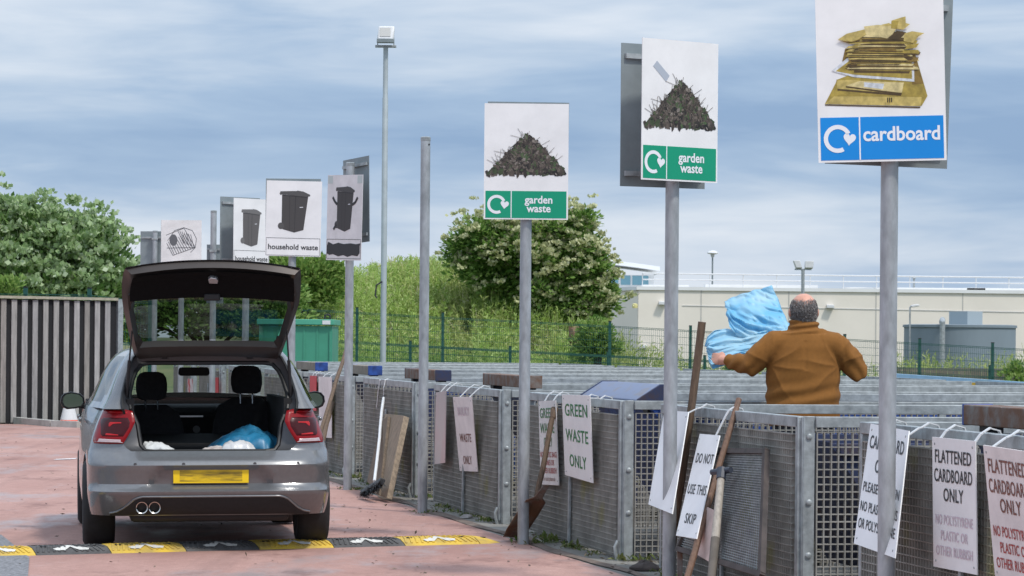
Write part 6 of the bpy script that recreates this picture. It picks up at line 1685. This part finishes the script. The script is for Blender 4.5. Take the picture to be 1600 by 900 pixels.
        d += -.006 * math.exp(-(x / .012) ** 2) * (1.30 < z < 1.5) * 0.6
        return d
    me = fuse(mb, .008, 8, fold); me.materials.append(fle)
    o = bpy.data.objects.new('fleece', me); COL.objects.link(o); o.parent = man
    # trousers and shoes
    mb = MB(); ellipse_tube(mb, [((0, .02, .80), .19, .15), ((0, .025, .90), .205, .16), ((0, .03, 1.0), .215, .165)], 28)
    for s in (-1, 1): mb.tube([(s * .10, .02, .86), (s * .11, .03, .50), (s * .115, .005, .07)], [.115, .088, .072], 16)
    me = fuse(mb, .014, 4); me.materials.append(trs); o = bpy.data.objects.new('trousers', me); COL.objects.link(o); o.parent = man
    for s in (-1, 1):
        mb = MB(); rows = []
        for y, w, h in ((-.075, .03, .05), (-.05, .045, .085), (.02, .047, .09), (.10, .05, .06), (.17, .045, .045), (.205, .02, .02)):
            rows.append([Vector((s * .12 + w * math.cos(a), y, max(.0, h * .5 + h * .55 * math.sin(a)))) for a in np.linspace(0, 2 * math.pi, 15)[:-1]])
        mb.grid(rows, closed=True); mb.add(rows[0], [tuple(range(14))]); mb.add(rows[-1], [tuple(range(14))])
        o = mb.build('shoe', M['black_plastic']); o.parent = man
    for s in (-1, 1):
        mb = MB(); ball(mb, (s * .031, .127, 1.708), (.012, .010, .009), 10); o = mb.build('eye', mat('eye_white', (.6, .58, .55), .2)); o.parent = man
        mb2 = MB(); ball(mb2, (s * .031, .135, 1.708), (.0055, .004, .0055), 8); e = mb2.build('iris', M['black_plastic']); e.parent = o
    # cropped grey hair round the bald crown
    g = np.random.default_rng(5); C = []; D = []
    lev = [(1.585, .055, .058), (1.60, .064, .077), (1.63, .076, .097), (1.67, .085, .106), (1.71, .088, .109), (1.745, .085, .104), (1.775, .074, .090), (1.80, .052, .064)]
    lz = [a for a, b, c in lev]; lx = [b for a, b, c in lev]; ly = [c for a, b, c in lev]
    while len(C) < 11000:
        z = g.uniform(1.592, 1.795); th = g.uniform(0, 2 * math.pi); cs, sn = math.cos(th), math.sin(th)
        if sn > .25: continue                          # face side
        lowz = 1.60 if sn < -.25 else 1.655; hiz = 1.772 + .010 * abs(cs) + .010 * mnoise.noise(Vector((th * 2, z * 8, 0)))
        if z < lowz or (z > hiz and g.random() > .10): continue
        if g.random() < max(0, (z - 1.715) / .062) * .82: continue
        rx, ry = np.interp(z, lz, lx), np.interp(z, lz, ly); yc = np.interp(z, [1.585, 1.63, 1.71, 1.8], [.055, .045, .03, .022])
        C.append((rx * cs, yc + ry * sn, z)); D.append((cs * .45, sn * .45, -.8))
    P = leaf_quads(np.array(C), np.array(D) + rand_dirs(len(C), g) * .3, .013, .26, g)
    h = quads_mesh('hair', P, leafmat('grey_hair', [(.15, .135, .125), (.21, .19, .18), (.28, .26, .25), (.38, .365, .355)], .1)); h.parent = man
    # wrist watch glint: pale cuff edge
    return man, org, WL + dl * .06
man, man_o, grip = build_man()
# ------------------------------------------------------------------ the pale blue plastic sheet in his hand
def held_sheet():
    m = bpy.data.materials.new('pale_blue_plastic'); m.use_nodes = True; t = m.node_tree; b = t.nodes['Principled BSDF']; L = t.links
    tc = N(t, 'ShaderNodeTexCoord'); n = N(t, 'ShaderNodeTexNoise'); n.inputs['Scale'].default_value = 3.2; n.inputs['Detail'].default_value = 3; L.new(tc.outputs['Object'], n.inputs['Vector'])
    rp = N(t, 'ShaderNodeValToRGB'); rp.color_ramp.elements[0].position = .38; rp.color_ramp.elements[0].color = (*srgb(142, 214, 243), 1); rp.color_ramp.elements[1].position = .66; rp.color_ramp.elements[1].color = (*srgb(206, 235, 245), 1)
    L.new(n.outputs[0], rp.inputs[0]); L.new(rp.outputs[0], b.inputs['Base Color']); b.inputs['Roughness'].default_value = .36
    tr = N(t, 'ShaderNodeBsdfTranslucent'); L.new(rp.outputs[0], tr.inputs[0]); mx = N(t, 'ShaderNodeMixShader'); mx.inputs[0].default_value = .45
    L.new(b.outputs[0], mx.inputs[1]); L.new(tr.outputs[0], mx.inputs[2]); L.new(mx.outputs[0], t.nodes['Material Output'].inputs[0])
    def curve(pts, n):
        d = [0]
        for p, q in zip(pts[:-1], pts[1:]): d.append(d[-1] + math.hypot(q[0] - p[0], q[1] - p[1]))
        tt = np.linspace(0, d[-1], n); return np.interp(tt, d, [p[0] for p in pts]), np.interp(tt, d, [p[1] for p in pts])
    mb = MB(); n = 64; k = 44
    def patch(top, bot, Yt, Yb, bulge, seed, wr, ang):
        ca, sa = math.cos(R(ang)), math.sin(R(ang))
        ax, ay = curve(top, n); bx, by = curve(bot, n); rows = []
        for j in range(k + 1):
            v = j / k; r_ = []
            for i in range(n):
                u = i / (n - 1); x = ax[i] * (1 - v) + bx[i] * v; y = ay[i] * (1 - v) + by[i] * v
                Yq = Yt * (1 - v) + Yb * v - bulge * math.sin(math.pi * v) * math.sin(math.pi * min(1, max(0, u))) ** .6
                q = Vector((u * 3.1, v * 2.3, seed))
                al, ac = u * ca + v * sa, v * ca - u * sa      # along and across the drag folds
                f = mnoise.noise(Vector((al * 1.5, ac * 2.2, seed))); f2 = 1 - 2.2 * abs(mnoise.noise(Vector((al * 1.6, ac * 7.5 + .8 * f, seed + 4)))); f3 = mnoise.noise(Vector((al * 4, ac * 17, seed + 9)))
                Yq -= wr * (.10 * f + .036 * f2 + .016 * f3 + .030 * (abs(mnoise.noise(Vector((al * 2.2 + 3, ac * 5.0 - al * 3.0, seed + 13)))) ** .5 - .4))
                ed = min(1.0, 4 * min(u, 1 - u, v, 1 - v) + .0)
                p = at(x + 3.0 * mnoise.noise(Vector((u * 5, v * 5, seed + 20))) * (1 - ed * .6), y + 3.5 * mnoise.noise(Vector((u * 5, v * 5, seed + 30))) * (1 - ed * .6), Yq) + Vector((0, 0, .006 * f2))
                r_.append(p)
            rows.append(r_)
        mb.grid(rows)
    # upper flap standing up, then the billowing fold below it down to the hand
    patch([(1132, 473), (1142, 466), (1160, 459), (1185, 453), (1206, 447)], [(1140, 512), (1150, 526), (1172, 533), (1200, 530), (1238, 522)], 20.72, 20.42, .10, 3.0, .8, 38)
    patch([(1102, 540), (1106, 526), (1116, 517), (1136, 514), (1160, 520), (1190, 514), (1215, 508), (1242, 506)], [(1106, 552), (1108, 570), (1113, 578), (1124, 574), (1150, 562), (1178, 556), (1212, 552), (1242, 548)], 20.50, 20.30, .14, 7.0, .9, -12)
    base = sum((Vector(v) for v in mb.v), Vector()) / len(mb.v)
    o = mb.build('plastic_sheet', m, None, angle=80)
    for v in o.data.vertices: v.co -= base
    o.location = base; s = o.modifiers.new('thick', 'SOLIDIFY'); s.thickness = .002
    tag(o, 'pale blue crumpled plastic sheet held up in the man\'s left hand', 'plastic sheet')
held_sheet()
# ------------------------------------------------------------------ tools and timber leaning on the cages
def on_floor(k, x, y, off, z=.01):
    """point near the floor below the pixel, `off` in front of the cage"""
    p = on_gate(k, x, y, off); return p
def stick(name, label, cat, a, b, r, m, taper=1.0, group=None):
    a, b = Vector(a), Vector(b); rr = random.Random(int(a.x * 1000))
    t = thing(name, label, cat, b, group); pts = [a.lerp(b, i / 6) + Vector((rr.uniform(-1, 1), rr.uniform(-1, 1), 0)) * (.005 if 0 < i < 6 else 0) for i in range(7)]
    mb = MB(); mb.tube(pts, [r * (taper + (1 - taper) * i / 6) for i in range(7)], 10); mb.build('shaft', m, t); return t
a = on_gate(4, 541, 546, -.03); b = on_gate(4, 497, 686, .42); stick('wooden_stick', 'slanting brown wooden stick by the dirty white board, right of the car', 'stick', a, b, .021, M['stick'])
a = on_gate(4, 519, 630, .10); b = on_gate(4, 503, 692, .35); stick('wooden_stick', 'shorter brown stick below the slanting one, right of the car mirror', 'stick', a, b, .026, M['stick'])
def plank(label, k, px, offs, thick, m, words=None):
    c = [on_gate(k, *px[0], offs[0]), on_gate(k, *px[1], offs[0] + offs[2]), on_gate(k, *px[2], offs[1] + offs[2]), on_gate(k, *px[3], offs[1])]
    bo = Board(*c); t = thing('timber_plank', label, 'plank', (c[2] + c[3]) / 2, 'planks leaning on the cages')
    mb = MB(); P = [bo.p(u, v) for u, v in ((0, 0), (1, 0), (1, 1), (0, 1))]; mb.prism(P, -bo.n * thick); mb.build('board', m, t, bevel=.004); return bo
tim2 = mat('pale_brown_plank', (.235, .175, .12), .85, 0, .28, 6, bump=.25, bscale=30, stretch=(6, 6, .8)); tim3 = mat('dark_plank', (.13, .095, .065), .85, 0, .28, 6, bump=.25, bscale=30, stretch=(6, 6, .8))
plank('broad pale brown plank leaning on the cage front beside the white broom', 3, [(601.5, 646.5), (631, 649.5), (604, 778), (577, 768)], (.16, .42, .0), .055, tim2)
plank('narrow darker plank mostly behind the white broom handle', 3, [(596, 658), (606, 650), (592, 774), (573, 752)], (.20, .44, .0), .03, tim3)
a = on_gate(3, 599.5, 622, .09); b = on_gate(3, 585, 752, .50)
t = stick('push_broom', 'push broom with white handle and black bristle head beside the planks', 'broom', a, b, .0145, M['white_plastic'])
mb = MB(); q = on_gate(3, 567, 770, .53); w = on_gate(3, 597, 752, .47); mb.bar(q, w, .055, .05, side=(b - a)); br = mb.build('broom_head', M['black_plastic'], t, bevel=.006)
P = []; g = np.random.default_rng(3); dn = (b - a).normalized()
ts = g.uniform(0, 1, 900); cc = np.array([list(q.lerp(w, float(x)) + dn * .02) for x in ts]) + g.normal(size=(900, 3)) * .016; P = leaf_quads(cc, np.tile(np.array(dn), (900, 1)) + g.normal(size=(900, 3)) * .18, .065, .09, g); quads_mesh('bristles', P, M['black_plastic'], br)
mb = MB(); mb.tube([a, a + (a - b).normalized() * .05], .012, 8); mb.build('grip', M['black_plastic'], t)
# spade beside the garden waste post
a = on_gate(1, 866, 641, .10); b = on_gate(1, 838, 782, .27)
t = stick('spade', 'old rusty spade leaning beside the garden waste post with long brown shaft', 'spade', a, b, .021, M['stick'], taper=.95)
mb = MB(); tip = gp(800, 846.5); tip.z = .03; d = (tip - b).normalized(); sd = d.cross(Vector((.3, -.9, .2))).normalized(); nn = d.cross(sd)
rows = []
for i, (f, wd, bow) in enumerate(((-.22, .022, .0), (-.05, .03, .0), (.02, .075, .012), (.35, .082, .022), (.8, .08, .018), (1.0, .07, .008))):
    rows.append([b + d * ((tip - b).length * f if f > 0 else f) + sd * (wd * s) + nn * (bow * (1 - s * s)) for s in np.linspace(-1, 1, 9)])
mb.grid(rows); bl = mb.build('blade', M['rust'], t); so = bl.modifiers.new('thick', 'SOLIDIFY'); so.thickness = .005
mb = MB(); mb.tube([a + (a - b).normalized() * .02, a, a - (a - b).normalized() * .06], [.024, .027, .022], 10); mb.build('grip', M['stick'], t)
# long poles by the not-use board
a = on_gate(0, 1097, 503, .02); b = on_gate(0, 1049, 866, .16); stick('wooden_pole', 'tall brown wooden pole standing highest above the cages beside the man', 'pole', a, b, .025, M['stick'])
a = on_gate(0, 1154.5, 624, -.02); b = on_gate(0, 1071, 912, .50); stick('wooden_pole', 'slanting reddish brown handle crossing in front of the not use this skip board', 'pole', a, b, .020, mat('reddish_wood', (.15, .085, .055), .7, 0, .25, 9, stretch=(6, 6, .8)), taper=.9)
# long-handled tool with pale shaft and black T-piece
a = on_gate(0, 1127.5, 737, .24); b = on_gate(0, 1111, 912, .40)
t = thing('shovel', 'upturned tool with pale shaft and black cross grip before the rusty screen', 'shovel', b)
mb = MB(); m_ = a.lerp(b, .60); mb.tube([a, a.lerp(m_, .5), m_], [.021, .023, .025], 12); mb.build('shaft', M['pale_stick'], t)
mb = MB(); mb.tube([m_, b], [.0255, .025], 12); mb.build('lower_shaft', mat('grey_wood', (.15, .13, .11), .8, 0, .2, 9), t)
mb = MB(); q = on_gate(0, 1112.5, 738, .27); w = on_gate(0, 1142, 734, .20); mb.tube([q, q.lerp(w, .2), q.lerp(w, .5), q.lerp(w, .8), w], [.018, .017, .026, .017, .018], 10); mb.tube([a + (a - b).normalized() * .02, a - (a - b).normalized() * .05], .028, 10); mb.build('cross_grip', mat('grip_dark_blue', (.035, .042, .06), .5, 0, .2, 12), t)
# rusty framed mesh screen
def screen():
    c = [on_gate(0, 1118, 705, .10), on_gate(0, 1197, 706, .10), on_gate(0, 1190, 898, .32), on_gate(0, 1060, 858, .34)]
    bo = Board(*c); t = thing('mesh_screen', 'rusty brown steel frame with wire mesh leaning on the cage beside the post', 'screen', (c[2] + c[3]) / 2)
    mb = MB()
    for i in range(4): 
        d = (c[(i + 1) % 4] - c[i]).normalized(); mb.bar(c[i] - d * .014, c[(i + 1) % 4] + d * .014, .032, .030 + .002 * (i % 2), side=bo.n)
    f = mb.build('frame', mat('brown_frame', (.055, .042, .038), .7, 0, .35, 9), t)
    mb = MB()
    for i in range(1, 46): v = i / 46; mb.bar(bo.p(.01, v, -.004), bo.p(.99, v, -.004), .004, .004)
    for i in range(1, 40): v = i / 40; mb.bar(bo.p(v, .01, -.007), bo.p(v, .99, -.007), .003, .003, side=bo.n)
    mb.build('wire_mesh', M['galv'], f, smooth=False)
    for i in (0.02, .98):
        mb = MB(); p = bo.p(i, 0); mb.bar(p, (p.x, p.y - .03, .0), .03, .03); mb.build('foot', M['rust'], t)
screen()
hung_board(0, [(1104, 792), (1123, 800), (1115, 882), (1088, 866)], (.30, .36), 'stained pink board low down behind the slanting brown handle', mat('stained_pink_board', (.52, .40, .36), .6, 0, .25, 6), [], hooks=())
# loose strap over the rail near the broom
def strap(k, pts, label):
    p0 = on_gate(k, *pts[0]); t = thing('strap', label, 'strap', p0); mb = MB(); P = [on_gate(k, *p) for p in pts]
    for a, b2 in zip(P[:-1], P[1:]): mb.bar(a, b2 + (b2 - a).normalized() * .003, .022, .005, side=gate_plane(k, 0)[2])
    mb.build('band', M['white_plastic'], t)
strap(3, [(588.5, 637, .03), (591.5, 606, .04), (594, 594, .03), (597, 592.5, -.02), (600, 594, -.06)], 'loose white hook strap over the rail, left of the broom')
strap(3, [(598.5, 640, .05), (599.5, 606, .05), (602, 593.5, .03), (606, 592, -.02), (610, 593, -.06)], 'white hook strap over the rail, right above the broom handle')
# coloured rails at the far right behind the cages
def rail(label, a, b, r, m, name='handrail'):
    t = thing(name, label, 'rail', Vector((a.x, a.y, 0))); mb = MB(); mb.bar(a, b, r, r); mb.build('top_bar', m, t)
    for f in (.02, .5, .98):
        p = a.lerp(b, f); mb = MB(); mb.bar(p - Vector((0, 0, r / 2)), (p.x, p.y, .0), .05, .05); mb.build('post', m, t)
rail('yellow rail behind the cages at the far right', at(1466, 601, 36.5), at(1640, 603, 35.5), .06, mat('yellow_paint', srgb(205, 165, 60), .5, 0, .1, 4))
rail('pale blue rail behind the cages, above the yellow rail', at(1395, 586.5, 39.5), at(1640, 603.0, 34.2), .05, mat('pale_blue_rail', srgb(150, 190, 215), .5, 0, .1, 4))
hung_board(7, [(332, 590), (341, 590), (341, 625), (332, 625)], (.10, .06), 'red board hung on a far cage, seen through the car', mat('red_board_far', srgb(190, 50, 60), .5, 0, .1, 6), [], hooks=())
hung_board(8, [(293, 592), (301, 592), (302, 622), (293, 622)], (.10, .06), 'red and white board on the farthest cage, seen through the windscreen', mat('red_white_board', srgb(200, 60, 70), .5, 0, .1, 3, col2=(.7, .68, .68), contrast=(.45, .55)), [], hooks=())
# ------------------------------------------------------------------ weeds, leaf litter and grit at the foot of the cages
def foot_strip():
    g = np.random.default_rng(77); P = []; Q = []
    pos = []
    for k in range(-1, 6):
        p, n, gd = gate_plane(k, 0); p = Vector(p); GL = 3.0
        for i in range(26):
            s = -g.uniform(0, GL); c = p + gd * s + n * (abs(g.normal()) * .06 + .03)
            if mnoise.noise(Vector((s * 1.7, k * 3.3, 0))) < -.05 and g.random() < .8: continue
            pos.append(c)
        for i in range(8): c = p + ACROSS * g.uniform(.0, .35) - LANE * g.uniform(.0, .08); pos.append(c)
    for k in range(-2, 4):
        b = Q0 - QS * k
        for i in range(5): pos.append(b + Vector((g.normal() * .08, g.normal() * .08, 0)))
    for c in pos:
        n = int(g.integers(5, 16)); h = g.uniform(.02, .075)
        cc = np.array([c.x, c.y, .008]) + g.normal(size=(n, 3)) * np.array([.03, .03, 0]); d = g.normal(size=(n, 3)) * .8; d[:, 2] = np.abs(d[:, 2]) + .5
        P.append(leaf_quads(cc, d, h, .28, g, droop=.2, face=np.array([.1, -.2, .9])))
    o = quads_mesh('weeds', np.concatenate(P), leafmat('small_weeds', [(.06, .10, .02), (.11, .16, .035), (.17, .20, .06), (.24, .22, .10)], .3)); tag(o, 'small weeds growing along the foot of the cages and posts', 'weeds', kind='stuff')
    n = 3400; s = g.uniform(-12, 16, n); off = np.abs(g.normal(size=n)) * .28
    base = np.array([[*(lane_pt(Q0, float(a), .75 - float(b)))] for a, b in zip(s, off)]); base[:, 2] = .014
    keep = np.array([mnoise.noise(Vector((float(x) * 1.3, float(y) * 1.0, 0))) > -.12 for x, y, z in base]); base = base[keep]
    d = g.normal(size=(len(base), 3)); d[:, 2] = g.uniform(-.05, .35, len(base))
    L1 = leaf_quads(base, d, .035, .5, g, face=np.array([0, 0, 1.0]))
    n2 = 420; b2 = np.array([[*(lane_pt(Q0, float(g.uniform(-8, 22)), -float(abs(g.normal()) * 1.6)))] for i in range(n2)]); b2[:, 2] = .015
    d2 = g.normal(size=(n2, 3)); d2[:, 2] = g.uniform(-.02, .3, n2); L2 = leaf_quads(b2, d2, .03, .5, g, face=np.array([0, 0, 1.0]))
    n3 = 160; b3 = np.array([[g.uniform(-5, -.5), g.uniform(17, 46), .016] for i in range(n3)]); d3 = g.normal(size=(n3, 3)); d3[:, 2] = .05; L3 = leaf_quads(b3, d3, .035, .5, g, face=np.array([0, 0, 1.0]))
    o = quads_mesh('leaf_litter', np.concatenate([L1, L2, L3]), leafmat('dead_leaves', [(.035, .025, .018), (.08, .055, .035), (.15, .105, .065), (.24, .19, .12)], .1)); tag(o, 'dead leaves and grit scattered along the cages and on the lane', 'leaf litter', kind='stuff')
foot_strip()
# dirt drift between lane and concrete
mb = MB(); g = random.Random(8); rows = []
for i in range(120):
    a = -12 + i * .25; w = .03 + .09 * max(0, mnoise.noise(Vector((a * .9, 0, 3))) + .35); o_ = .10 * mnoise.noise(Vector((a * .6, 5, 0)))
    rows.append([lane_pt(Q0, a, .10 + o_ - w, .0125), lane_pt(Q0, a, .10 + o_, .019), lane_pt(Q0, a, .10 + o_ + w * .8, .0125)])
mb.grid(rows); o = mb.build('soil_drift', mat('damp_soil', (.15, .115, .095), .95, 0, .35, 9, bump=.5, bscale=40)); tag(o, 'dark damp soil drift along the edge of the red lane', 'soil', kind='structure')
def stone(x, y, r, label, m):
    p = gp(x, y); p.z = .012; mb = MB(); rows = []
    for j in range(7):
        t = math.pi / 2 * j / 6; rows.append([p + Vector((math.cos(t) * math.cos(a), math.cos(t) * math.sin(a) * .8, math.sin(t) * .55)) * (r * (1 + .3 * mnoise.noise(Vector((math.cos(a) * 1.5, math.sin(a) * 1.5, j * .3 + x))))) for a in np.linspace(0, 2 * math.pi, 15)[:-1]])
    mb.grid(rows, closed=True); o = mb.build('stone', m, None, angle=30)
    for v in o.data.vertices: v.co -= p
    o.location = p; tag(o, label, 'stone')
sm = mat('grey_stone', (.30, .28, .27), .85, 0, .25, 9, bump=.3)
stone(729, 811, .055, 'pale grey stone on the concrete below the bulky waste board', sm)
stone(1008, 893, .10, 'dark lump of rubble at the foot of the turned garden waste post', mat('dark_rubble', (.07, .055, .05), .9, 0, .4, 9, bump=.5))
